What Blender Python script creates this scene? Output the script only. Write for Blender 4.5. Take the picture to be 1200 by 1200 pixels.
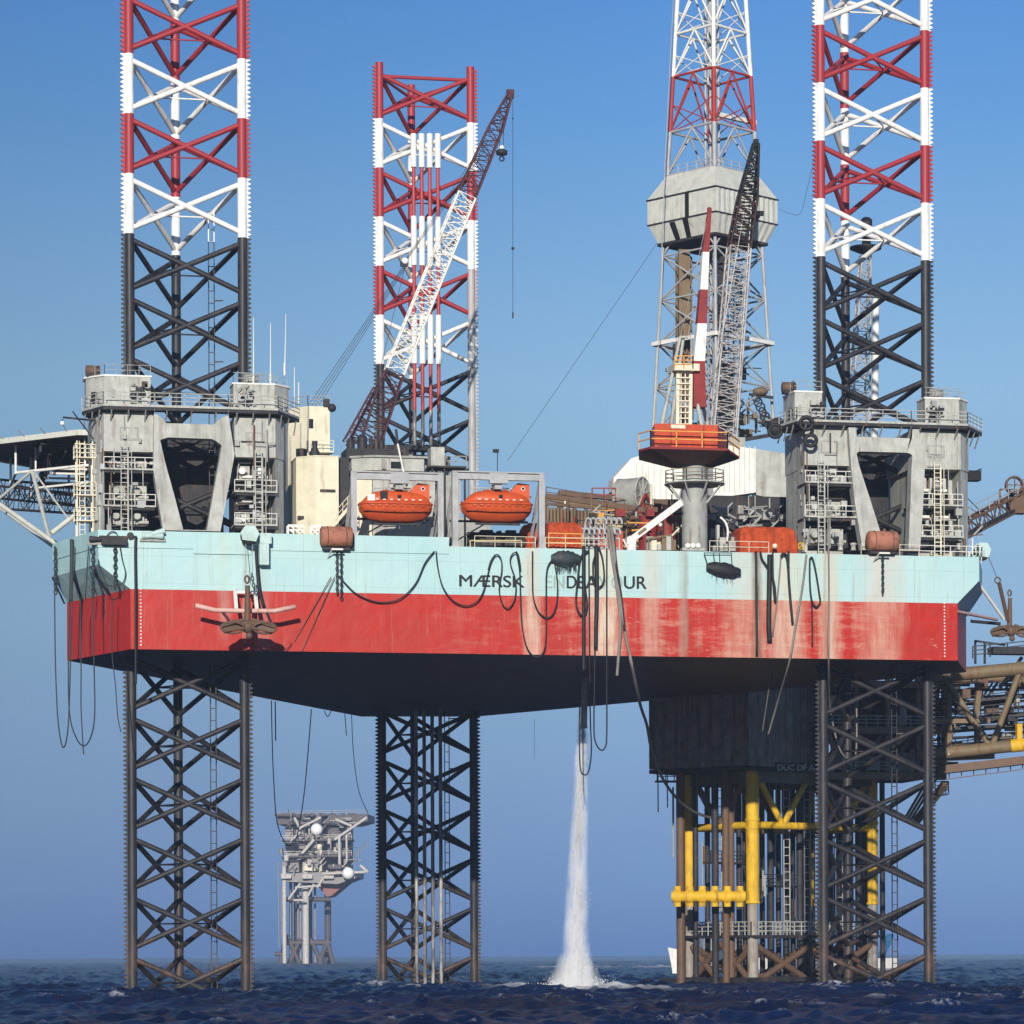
import bpy, bmesh, math, random
import numpy as np
from mathutils import Vector, Matrix
R = math.radians
rnd = random.Random(7)
sc = bpy.context.scene
col = sc.collection
for o in list(bpy.data.objects):
    bpy.data.objects.remove(o)

# ------------------------------------------------------------------ camera
# world frame: X along the rig's long side, Y inboard (away from the viewer), Z up, sea at z = 0
F, A, CX, CY, CZ, Y0, ROLL = 3987.2, .2023, -35.8, -331.05, 3.5, 1120.5, .0043
cd = bpy.data.cameras.new('camera'); cam = bpy.data.objects.new('camera', cd); col.objects.link(cam)
cd.sensor_width = 36; cd.lens = 36*F/1200; cd.shift_y = (Y0-600)/1200
cd.clip_start = 1; cd.clip_end = 80000
cam.matrix_world = Matrix.Translation((CX, CY, CZ)) @ Matrix.Rotation(-A, 4, 'Z') @ Matrix.Rotation(R(90), 4, 'X') @ Matrix.Rotation(-ROLL, 4, 'Z')
sc.camera = cam
# ------------------------------------------------------------------ light
SUN = Vector((.27, 1.0, -.27)).normalized()      # direction the light travels
SUN_EL = math.asin(-SUN.z); SUN_AZ = math.atan2(-SUN.x, -SUN.y)
ld = bpy.data.lights.new('sun', 'SUN'); ld.energy = 4.9; ld.angle = R(.5); ld.color = (1, .93, .82)
lo = bpy.data.objects.new('sun', ld); col.objects.link(lo)
lo.rotation_euler = SUN.to_track_quat('-Z', 'Y').to_euler()
w = bpy.data.worlds.new('World'); sc.world = w; w.use_nodes = True
nt = w.node_tree; N = nt.nodes; L = nt.links
bg = N['Background']; bg.inputs[1].default_value = .06
sky = N.new('ShaderNodeTexSky'); sky.sky_type = 'NISHITA'; sky.sun_disc = False
sky.sun_elevation = SUN_EL; sky.sun_rotation = SUN_AZ; sky.air_density = 1.3; sky.dust_density = .6; sky.ozone_density = 2.5
tc = N.new('ShaderNodeTexCoord'); sp = N.new('ShaderNodeSeparateXYZ'); L.new(tc.outputs['Generated'], sp.inputs[0])
rp = N.new('ShaderNodeValToRGB'); L.new(sp.outputs[2], rp.inputs[0])
def srgb(r, g, b):
    f = lambda c: (c/255/12.92) if c <= 10 else ((c/255+.055)/1.055)**2.4
    return (f(r), f(g), f(b), 1)
el = rp.color_ramp.elements
stops = [(0, (86, 127, 188)), (.02, (106, 146, 202)), (.06, (130, 168, 212)), (.10, (145, 184, 218)), (.165, (144, 189, 227)), (.24, (102, 160, 222)), (.34, (52, 119, 210))]
el[0].position, el[0].color = stops[0][0], srgb(*stops[0][1])
el[1].position, el[1].color = stops[-1][0], srgb(*stops[-1][1])
for p_, c_ in stops[1:-1]:
    e = el.new(p_); e.color = srgb(*c_)
sc10 = N.new('ShaderNodeMix'); sc10.data_type = 'RGBA'; sc10.blend_type = 'MULTIPLY'; sc10.inputs[0].default_value = 1
L.new(rp.outputs[0], sc10.inputs[6])
az = N.new('ShaderNodeVectorMath'); az.operation = 'DOT_PRODUCT'; az.inputs[1].default_value = (math.cos(A), -math.sin(A), 0)
L.new(tc.outputs['Generated'], az.inputs[0])                # the sky deepens towards the west (picture left)
azr = N.new('ShaderNodeMapRange'); L.new(az.outputs['Value'], azr.inputs[0])
for i_, v_ in enumerate((-.16, .06, 12.7, 16.67)): azr.inputs[i_+1].default_value = v_
L.new(azr.outputs[0], sc10.inputs[7])
fac = N.new('ShaderNodeMapRange'); fac.inputs[1].default_value = .36; fac.inputs[2].default_value = .6
fac.inputs[3].default_value = .97; fac.inputs[4].default_value = 0
L.new(sp.outputs[2], fac.inputs[0])
mx = N.new('ShaderNodeMix'); mx.data_type = 'RGBA'
L.new(fac.outputs[0], mx.inputs[0]); L.new(sky.outputs[0], mx.inputs[6]); L.new(sc10.outputs[2], mx.inputs[7])
L.new(mx.outputs[2], bg.inputs[0])
sc.view_settings.view_transform = 'Standard'; sc.view_settings.look = 'None'
sc.view_settings.exposure = 0; sc.view_settings.gamma = 1
sc.cycles.max_bounces = 6; sc.cycles.volume_bounces = 3; sc.cycles.use_denoising = True
sc.cycles.transparent_max_bounces = 16

# ------------------------------------------------------------------ measuring: where a line of sight meets a plane of the rig
def ray(px, py):
    xr, yr = px-600, py-Y0
    x = xr*math.cos(ROLL)-yr*math.sin(ROLL); y = xr*math.sin(ROLL)+yr*math.cos(ROLL)
    X, Y = x/F, -y/F
    return Vector((math.cos(A)*X+math.sin(A), -math.sin(A)*X+math.cos(A), Y))
C0 = Vector((CX, CY, CZ))
def P(px, py, n):            # point at inboard distance n
    d = ray(px, py); return C0+d*((n-CY)/d.y)
def PZ(px, py, z):           # point at height z
    d = ray(px, py); return C0+d*((z-CZ)/d.z)
def U(px, py, n): return P(px, py, n).x
def Z(py, n, px=600): return P(px, py, n).z

# ------------------------------------------------------------------ materials
MATS = {}
def nodes(m):
    m.use_nodes = True; t = m.node_tree; return t, t.nodes, t.links, t.nodes['Principled BSDF']
def mixc(t, fac, a, b, blend='MIX'):
    n = t.nodes.new('ShaderNodeMix'); n.data_type = 'RGBA'; n.blend_type = blend
    for i, v in ((0, fac), (6, a), (7, b)):
        if hasattr(v, 'links') or isinstance(v, bpy.types.NodeSocket): t.links.new(v, n.inputs[i])
        elif i == 0: n.inputs[0].default_value = v
        else: n.inputs[i].default_value = (*v[:3], 1)
    return n.outputs[2]
def noise(t, scale, detail=5, rough=.6, stretch=(1, 1, 1), off=(0, 0, 0)):
    g = t.nodes.new('ShaderNodeNewGeometry'); mp = t.nodes.new('ShaderNodeMapping')
    mp.inputs['Scale'].default_value = stretch; mp.inputs['Location'].default_value = off
    t.links.new(g.outputs['Position'], mp.inputs[0])
    n = t.nodes.new('ShaderNodeTexNoise'); n.inputs['Scale'].default_value = scale
    n.inputs['Detail'].default_value = detail; n.inputs['Roughness'].default_value = rough
    t.links.new(mp.outputs[0], n.inputs['Vector']); return n.outputs[0]
def rng(t, v, a, b, c=0, d=1):
    m = t.nodes.new('ShaderNodeMapRange'); t.links.new(v, m.inputs[0])
    for i, x in enumerate((a, b, c, d)): m.inputs[i+1].default_value = x
    return m.outputs[0]
def mth(t, op, a, b=None):
    m = t.nodes.new('ShaderNodeMath'); m.operation = op
    for i, v in enumerate((a, b)):
        if v is None: continue
        if isinstance(v, bpy.types.NodeSocket): t.links.new(v, m.inputs[i])
        else: m.inputs[i].default_value = v
    return m.outputs[0]
def pos(t):
    g = t.nodes.new('ShaderNodeNewGeometry'); s = t.nodes.new('ShaderNodeSeparateXYZ'); t.links.new(g.outputs['Position'], s.inputs[0]); return s.outputs
RUST = (.16, .065, .03)
def M(name, c, rough=.6, metal=0, var=.13, scale=.9, dirt=RUST, amt=.35, streak=True, bump=.0):
    if name in MATS: return MATS[name]
    m = bpy.data.materials.new(name); t, n, l, b = nodes(m)
    dark = tuple(x*(1-var*2) for x in c)
    c1 = mixc(t, rng(t, noise(t, scale, 6), .35, .7), c, dark)
    if name == 'light grey paint':
        g1 = noise(t, 1.1, 8, .7, (1, 1, .12), (8, 2, 6)); c1 = mixc(t, rng(t, g1, .50, .72, 0, .75), c1, (.17, .165, .145))
    if amt > 0:
        d1 = noise(t, 1.6, 8, .65, (1, 1, .16) if streak else (1, 1, 1), (3, 7, 1))
        f = rng(t, d1, .60-.12*amt, .80-.12*amt, 0, min(1, .5+amt))
        c1 = mixc(t, f, c1, dirt)
    l.new(c1, b.inputs['Base Color']); b.inputs['Roughness'].default_value = rough; b.inputs['Metallic'].default_value = metal
    b.inputs['Specular IOR Level'].default_value = .3
    MATS[name] = m; return m
WHITE = M('white paint', (.80, .79, .74), amt=.2, var=.06)
CREAM = M('cream paint', (.74, .69, .53), amt=.12, var=.08)
GREY = M('light grey paint', (.48, .49, .45), amt=.3, var=.14)
GREYD = M('weathered grey paint', (.36, .37, .35), amt=.5)
STEEL = M('galvanised steel', (.42, .43, .44), rough=.5, amt=.3)
DARK = M('dark steel', (.035, .035, .04), amt=.4, var=.3)
DECK = M('deck paint', (.12, .14, .13), amt=.6, streak=False)
PURPLE = M('dark red boom paint', (.085, .03, .038), amt=.3)
REDP = M('red paint', (.42, .04, .03), amt=.2)
MAROON = M('maroon paint', (.26, .028, .026), amt=.25)
REDCAB = M('orange red paint', (.55, .07, .022), amt=.25)
ORANGE = M('lifeboat orange', (.62, .095, .022), rough=.45, amt=.25, var=.10)
TARP = M('orange tarpaulin', (.50, .072, .018), rough=.9, amt=.35, var=.25, scale=2)
RUSTY = M('rusty buoy paint', (.42, .17, .11), amt=.7, streak=False, rough=.8)
BROWN = M('brown steel', (.14, .085, .055), amt=.5)
TAN = M('tan weathered paint', (.20, .15, .085), amt=.8)
YELLOW = M('yellow paint', (.74, .45, .018), amt=.5, var=.14)
YELRAIL = M('orange yellow rail paint', (.75, .36, .08), amt=.1)
RUBBER = M('black rubber', (.018, .02, .022), rough=.6, amt=0, var=.2)
HOSEG = M('greyed hose', (.24, .22, .20), rough=.7, amt=.4)
CHAIN = M('chain steel', (.03, .045, .05), rough=.6, amt=.3)
TURQ = M('turquoise paint', (.36, .60, .58), amt=.3, var=.08)
BLUE = M('blue hull paint', (.04, .16, .33), amt=.2)
BLACK = M('black paint', (.012, .012, .014), amt=0)
FADED = M('faded lettering paint', (.33, .44, .42), amt=0)
SHROUD = M('grey brown cladding', (.27, .235, .20), amt=.8, rough=.7, var=.25)
CLAD = M('pale grey cladding', (.60, .61, .55), amt=.22, var=.10)
PINK = M('pale pink primer', (.72, .44, .38), amt=.3)
RED2 = M('far rust red paint', (.30, .12, .10), amt=.4)
GLASS = M('dark window glass', (.02, .022, .025), rough=.1, amt=0, var=0)
SPHERE = M('radome white', (.85, .85, .83), amt=0, var=.03)

def hull_material():
    m = bpy.data.materials.new('hull paint'); t, n, l, b = nodes(m); x, y, z = pos(t)
    turq = mixc(t, rng(t, noise(t, .12, 6, .6), .35, .7), (.36, .57, .58), (.43, .61, .60))
    red = mixc(t, rng(t, noise(t, .25, 7, .6), .3, .75), (.46, .011, .003), (.37, .020, .009))
    # paint washed thin and scraped between the lettering and the starboard leg
    zone = mth(t, 'MULTIPLY', rng(t, x, 20, 40), rng(t, x, 66, 71, 1, 0))
    scr = mth(t, 'ADD', mth(t, 'MULTIPLY', noise(t, 1.1, 10, .78, (.28, 1, 1.5), (11, 0, 4)), .62), mth(t, 'MULTIPLY', noise(t, .9, 8, .7, (1, 1, .10), (1, 5, 2)), .38))
    wash = mth(t, 'MULTIPLY', rng(t, scr, .49, .60), zone)
    red = mixc(t, mth(t, 'MULTIPLY', wash, .62), red, (.55, .27, .19))
    red = mixc(t, mth(t, 'MULTIPLY', rng(t, noise(t, 1.9, 9, .8, (1, 1, .22), (3, 1, 8)), .60, .70), .55), red, (.20, .02, .016))
    scr2 = noise(t, 1.5, 9, .75, (.35, 1, 1.5), (2, 0, 9))
    red = mixc(t, mth(t, 'MULTIPLY', rng(t, scr2, .60, .68), rng(t, x, 22, 34, .0, .8)), red, (.66, .42, .30))
    split = mth(t, 'GREATER_THAN', z, 38.45)
    c = mixc(t, split, red, turq)
    # pale plumes of discharge and brown rust runs below the scuppers
    def plume(cx, wd, fall, amount, colr, c):
        wob = mth(t, 'ADD', x, mth(t, 'MULTIPLY', mth(t, 'SUBTRACT', noise(t, .7, 4, .6, (1, 1, .35), (cx, 0, 0)), .5), wd*1.1))
        d = mth(t, 'ABSOLUTE', mth(t, 'SUBTRACT', wob, cx))
        f = mth(t, 'MULTIPLY', rng(t, d, wd*.25, wd, 1, 0), rng(t, z, fall, fall+3.0))
        f = mth(t, 'MULTIPLY', f, rng(t, noise(t, 2.0, 6, .7, (1, 1, .12), (cx*3, 0, 0)), .33, .6, .35, 1))
        f = mth(t, 'MULTIPLY', f, rng(t, y, -6.5, -4.5, 1, 0))
        return mixc(t, mth(t, 'MULTIPLY', f, amount), c, colr)
    for args in ((32.6, 1.3, 26, .75, (.60, .46, .35)), (39.8, 2.3, 26, .88, (.62, .54, .42)), (44.4, 1.2, 30, .55, (.55, .42, .33)),
                 (54.3, 3.2, 26, .45, (.60, .44, .33)), (58.3, 2.4, 26, .7, (.58, .50, .38)), (62.6, 1.5, 27, .6, (.60, .48, .36)),
                 (68.0, 3.0, 26, .55, (.62, .42, .32)), (62.9, .5, 28, .45, (.55, .47, .36)),
                 (2.6, .8, 33, .35, (.42, .48, .42)), (6.3, 1.0, 30, .30, (.36, .32, .28)), (47.6, .5, 30, .5, (.33, .32, .25)),
                 (55.2, .75, 26, .9, (.13, .075, .045)), (48.0, .35, 31, .6, (.22, .20, .15)), (62.2, .22, 28, .5, (.2, .14, .09)), (4.6, .35, 32, .5, (.30, .34, .30))):
        c = plume(*args, c)
    # fine vertical runs and weld seams
    run = rng(t, noise(t, 2.3, 8, .75, (1, 1, .05), (5, 0, 2)), .57, .74, 0, .6)
    c = mixc(t, run, c, (.30, .22, .16))
    sx = mth(t, 'LESS_THAN', mth(t, 'FRACT', mth(t, 'DIVIDE', x, 5.1)), .012)
    sz = mth(t, 'LESS_THAN', mth(t, 'FRACT', mth(t, 'DIVIDE', z, 2.6)), .018)
    c = mixc(t, mth(t, 'MULTIPLY', mth(t, 'MAXIMUM', sx, sz), .22), c, (.12, .10, .09))
    # bottom plating is antifouling brown black
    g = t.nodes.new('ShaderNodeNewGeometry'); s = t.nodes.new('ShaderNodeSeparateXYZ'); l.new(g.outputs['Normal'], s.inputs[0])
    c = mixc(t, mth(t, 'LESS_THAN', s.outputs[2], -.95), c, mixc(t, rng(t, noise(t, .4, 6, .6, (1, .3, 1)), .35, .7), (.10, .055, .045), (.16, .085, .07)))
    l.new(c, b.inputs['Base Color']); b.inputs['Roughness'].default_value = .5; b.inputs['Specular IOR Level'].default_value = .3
    bp = t.nodes.new('ShaderNodeBump'); bp.inputs['Strength'].default_value = .4; bp.inputs['Distance'].default_value = .3
    l.new(noise(t, .45, 3, .5), bp.inputs['Height']); l.new(bp.outputs[0], b.inputs['Normal'])
    return m
HULL = hull_material()
BLK_TOP, BAY = 73.8, 5.823
def leg_material(name, all_dark=False):
    m = bpy.data.materials.new(name); t, n, l, b = nodes(m); x, y, z = pos(t)
    k = mth(t, 'FLOOR', mth(t, 'DIVIDE', mth(t, 'SUBTRACT', z, BLK_TOP), BAY))
    odd = mth(t, 'MAXIMUM', mth(t, 'GREATER_THAN', mth(t, 'MODULO', mth(t, 'ADD', k, 100), 2), .5), mth(t, 'GREATER_THAN', z, BLK_TOP+6*BAY-.01))
    wh = mixc(t, rng(t, noise(t, 1.7, 8, .72, (1, 1, .3)), .50, .74), (.80, .80, .78), (.50, .46, .40))
    wh = mixc(t, rng(t, noise(t, 4.5, 6, .7), .66, .72, 0, .8), wh, (.25, .15, .10))
    rd = mixc(t, rng(t, noise(t, .8, 7, .65), .35, .75), (.36, .022, .034), (.28, .04, .045))
    c = mixc(t, odd, wh, rd)
    dk = mixc(t, rng(t, noise(t, .9, 8, .7, (1, 1, .35)), .4, .72), (.016, .017, .022), (.048, .045, .047))
    dk = mixc(t, rng(t, noise(t, 1.4, 7, .7, (1, 1, .2), (4, 4, 4)), .56, .74, 0, .8), dk, (.085, .05, .036))
    low = mth(t, 'MULTIPLY', rng(t, z, 2.5, 7.5, 1, 0), rng(t, noise(t, 1.2, 7, .65, (1, 1, .3), (9, 2, 3)), .40, .62))
    dk = mixc(t, low, dk, (.12, .068, .045))
    dk = mixc(t, rng(t, z, .8, 2.4, .9, 0), dk, (.03, .03, .028))
    c = mixc(t, mth(t, 'GREATER_THAN', z, BLK_TOP), dk, c)
    l.new(c, b.inputs['Base Color']); b.inputs['Roughness'].default_value = .5; b.inputs['Specular IOR Level'].default_value = .35
    return m
LEG = leg_material('leg band paint')

# ------------------------------------------------------------------ mesh builder
ORG = {}
class MB:
    def __init__(s): s.v = []; s.f = []; s.m = []; s.mats = []; s.cur = 0; s.sm = []
    def mat(s, m):
        if m not in s.mats: s.mats.append(m)
        s.cur = s.mats.index(m); return s
    def add(s, vs, fs, smooth=False):
        o = len(s.v); s.v += [tuple(v) for v in vs]
        for f in fs: s.f.append([i+o for i in f]); s.m.append(s.cur); s.sm.append(smooth)
        return s
    def box(s, c, d, rz=0, M4=None):
        c = Vector(c); vs = []
        for x in (-.5, .5):
            for y in (-.5, .5):
                for z in (-.5, .5):
                    v = Vector((x*d[0], y*d[1], z*d[2]))
                    if rz: v = Matrix.Rotation(rz, 3, 'Z') @ v
                    if M4: v = M4 @ v
                    vs.append(c+v)
        return s.add(vs, [(0, 1, 3, 2), (4, 6, 7, 5), (0, 4, 5, 1), (2, 3, 7, 6), (0, 2, 6, 4), (1, 5, 7, 3)])
    def mm(s, a, b):
        a, b = Vector(a), Vector(b); return s.box((a+b)/2, [abs(q) for q in (b-a)])
    def frame(s, p, q):
        d = (Vector(q)-Vector(p)).normalized(); up = Vector((0, 0, 1)) if abs(d.z) < .95 else Vector((0, 1, 0))
        x = d.cross(up).normalized(); return d, x, x.cross(d).normalized()
    def beam(s, p, q, w, h=None):
        h = h or w; p, q = Vector(p), Vector(q); d, x, y = s.frame(p, q)
        vs = [b+x*(sx*w/2)+y*(sy*h/2) for b in (p, q) for sx, sy in ((-1, -1), (1, -1), (1, 1), (-1, 1))]
        return s.add(vs, [(0, 3, 2, 1), (4, 5, 6, 7)]+[(i, (i+1) % 4, 4+(i+1) % 4, 4+i) for i in range(4)])
    def tube(s, p, q, r, r2=None, n=8, cap=True):
        r2 = r if r2 is None else r2; p, q = Vector(p), Vector(q); d, x, y = s.frame(p, q)
        vs = [b+(x*math.cos(2*math.pi*i/n)+y*math.sin(2*math.pi*i/n))*rr for b, rr in ((p, r), (q, r2)) for i in range(n)]
        s.add(vs, [(i, (i+1) % n, n+(i+1) % n, n+i) for i in range(n)], True)
        if cap: s.add(vs, [tuple(range(n-1, -1, -1)), tuple(range(n, 2*n))])
        return s
    def path(s, pts, r, n=6):
        pts = [Vector(p) for p in pts]; k = len(pts); vs = []; px = None
        for i, p in enumerate(pts):
            d = (pts[min(i+1, k-1)]-pts[max(i-1, 0)]).normalized()
            if px is None: x = d.cross(Vector((0.1, 1, 0.05))).normalized()
            else: x = (px-d*px.dot(d)).normalized()
            px = x; y = x.cross(d)
            vs += [p+(x*math.cos(2*math.pi*j/n)+y*math.sin(2*math.pi*j/n))*r for j in range(n)]
        fs = [(i*n+j, i*n+(j+1) % n, (i+1)*n+(j+1) % n, (i+1)*n+j) for i in range(k-1) for j in range(n)]
        return s.add(vs, fs+[tuple(range(n)), tuple(range((k-1)*n, k*n))][:2], True)
    def prism(s, poly, ext, hole=None):
        """poly: list of 3-D points (planar), extruded by vector ext; optional hole with the same vertex count (matched ring)"""
        e = Vector(ext); p = [Vector(q) for q in poly]; n = len(p)
        if hole is None:
            return s.add(p+[q+e for q in p], [tuple(range(n)), tuple(range(2*n-1, n-1, -1))]+[(i, n+i, n+(i+1) % n, (i+1) % n) for i in range(n)])
        h = [Vector(q) for q in hole]; v = p+h+[q+e for q in p]+[q+e for q in h]; fs = []
        for i in range(n):
            j = (i+1) % n
            fs += [(i, j, n+j, n+i), (2*n+i, 3*n+i, 3*n+j, 2*n+j), (i, 2*n+i, 2*n+j, j), (n+i, n+j, 3*n+j, 3*n+i)]
        return s.add(v, fs)
    def plan(s, poly, z0, z1):           # plan outline standing between two heights
        return s.prism([(x, y, z0) for x, y in poly], (0, 0, z1-z0))
    def lathe(s, c, prof, n=20, axis='Z', smooth=True):
        c = Vector(c); vs = []
        for r, h in prof:
            for i in range(n):
                a = 2*math.pi*i/n; q = (r*math.cos(a), r*math.sin(a), h)
                vs.append(c+Vector(q if axis == 'Z' else (h, q[0], q[1]) if axis == 'X' else (q[0], h, q[1])))
        k = len(prof)
        s.add(vs, [(i*n+j, i*n+(j+1) % n, (i+1)*n+(j+1) % n, (i+1)*n+j) for i in range(k-1) for j in range(n)], smooth)
        return s.add(vs, [tuple(range(n)), tuple(range((k-1)*n, k*n))])
    def sphere(s, c, r, n=14, sq=1):
        return s.lathe(c, [(max(.001, r*math.sin(math.pi*i/n)), -r*sq*math.cos(math.pi*i/n)) for i in range(n+1)], n+6)
    def torus(s, c, R_, r, axis=(0, 1, 0), n=20, k=8, a0=0, a1=2*math.pi, sx=1):
        ax = Vector(axis).normalized(); x = ax.cross(Vector((0, 0, 1)) if abs(ax.z) < .9 else Vector((1, 0, 0))).normalized(); y = ax.cross(x)
        c = Vector(c)
        return s.path([c+(x*math.cos(a0+(a1-a0)*i/n)*sx+y*math.sin(a0+(a1-a0)*i/n))*R_ for i in range(n+1)], r, k)
    def rail(s, pts, h=1.1, r=.04, post=1.8, rails=2):
        pts = [Vector(p) for p in pts]
        for a, b in zip(pts[:-1], pts[1:]):
            for i in range(rails): s.beam(a+Vector((0, 0, h*(i+1)/rails)), b+Vector((0, 0, h*(i+1)/rails)), r*2)
            m = max(1, round((b-a).length/post))
            for i in range(m+1):
                q = a.lerp(b, i/m); s.beam(q, q+Vector((0, 0, h)), r*2)
        return s
    def ladder(s, p, q, w=.5, r=.035, step=.45, side=Vector((1, 0, 0)), cage=False):
        p, q = Vector(p), Vector(q); sd = Vector(side)*w/2
        s.beam(p-sd, q-sd, r*2); s.beam(p+sd, q+sd, r*2); m = int((q-p).length/step)
        for i in range(m):
            c = p.lerp(q, (i+.5)/m); s.beam(c-sd, c+sd, r*1.6)
        return s
    def lattice(s, p, q, w0, w1, segs, rc, rb, h0=None, h1=None, side=None):
        """square lattice girder from p to q"""
        p, q = Vector(p), Vector(q); d = (q-p).normalized()
        x = Vector(side).normalized() if side else s.frame(p, q)[1]
        x = (x-d*x.dot(d)).normalized(); y = x.cross(d); h0 = h0 or w0; h1 = h1 or w1
        ring = lambda f: [p.lerp(q, f)+x*(a*(w0+(w1-w0)*f)/2)+y*(b*(h0+(h1-h0)*f)/2) for a, b in ((-1, -1), (1, -1), (1, 1), (-1, 1))]
        e0, e1 = ring(0), ring(1)
        for i in range(4): s.tube(e0[i], e1[i], rc, n=6)
        for k in range(segs):
            a, b = ring(k/segs), ring((k+1)/segs)
            for i in range(4):
                j = (i+1) % 4
                s.tube(a[i], b[j], rb, n=5, cap=False) if (k+i) % 2 else s.tube(a[j], b[i], rb, n=5, cap=False)
                s.tube(b[i], b[j], rb*.8, n=5, cap=False)
        return s
    def build(s, name, parent=None, mat=None):
        if mat is not None: s.mats = [mat]; s.m = [0]*len(s.f)
        org = ORG.get(parent.name, Vector()) if parent else Vector()
        me = bpy.data.meshes.new(name); me.from_pydata([Vector(v)-org for v in s.v], [], s.f)
        for m in s.mats: me.materials.append(m)
        me.polygons.foreach_set('material_index', s.m); me.polygons.foreach_set('use_smooth', s.sm)
        bm = bmesh.new(); bm.from_mesh(me); bmesh.ops.recalc_face_normals(bm, faces=bm.faces); bm.to_mesh(me); bm.free()
        me.update()
        o = bpy.data.objects.new(name, me); col.objects.link(o)
        if parent: o.parent = parent; ORG[o.name] = org
        return o
def tag(o, label, cat, group=None, kind=None):
    if label: o['label'] = label
    if cat: o['category'] = cat
    if group: o['group'] = group
    if kind: o['kind'] = kind
    return o
def thing(name, label, cat, loc, group=None):
    o = bpy.data.objects.new(name, None); col.objects.link(o); o.location = loc; o.empty_display_size = .5
    ORG[o.name] = Vector(loc); return tag(o, label, cat, group)
def dup(o, off, label=None, mat=None):
    c = o.copy(); col.objects.link(c); c.location = Vector(o.location)+Vector(off)
    ORG[c.name] = ORG.get(o.name, Vector())+Vector(off)
    if label: c['label'] = label
    for ch in [k for k in ALLCH(o)]:
        d = ch.copy(); col.objects.link(d); d.parent = c; ORG[d.name] = ORG[c.name]
        for g in ALLCH(ch):
            e = g.copy(); col.objects.link(e); e.parent = d
    return c
def ALLCH(o): return [k for k in col.objects if k.parent == o]
def grounded(mb, name, label, cat, mat=None, group=None, kind=None):     # a thing that is a single mesh, origin at its own base
    v = np.array(mb.v); c = Vector(((v[:, 0].min()+v[:, 0].max())/2, (v[:, 1].min()+v[:, 1].max())/2, v[:, 2].min()))
    mb.v = [Vector(q)-c for q in mb.v]; o = mb.build(name, None, mat); o.location = c; return tag(o, label, cat, group, kind)
def boxpart(name, parent, c, d, mat):
    q = MB(); q.box(c, d); return q.build(name, parent, mat)
def pipepart(name, parent, p, q, r, mat):
    m_ = MB(); m_.tube(p, q, r, n=6); return m_.build(name, parent, mat)
def smoothp(pts, k=6):
    pts = [Vector(p) for p in pts]; out = []
    for i in range(len(pts)-1):
        a, b, c, d = pts[max(i-1, 0)], pts[i], pts[i+1], pts[min(i+2, len(pts)-1)]
        for j in range(k):
            t = j/k; out.append(.5*((2*b)+(c-a)*t+(2*a-5*b+4*c-d)*t*t+(3*b-a-3*c+d)*t**3))
    return out+[pts[-1]]

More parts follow.
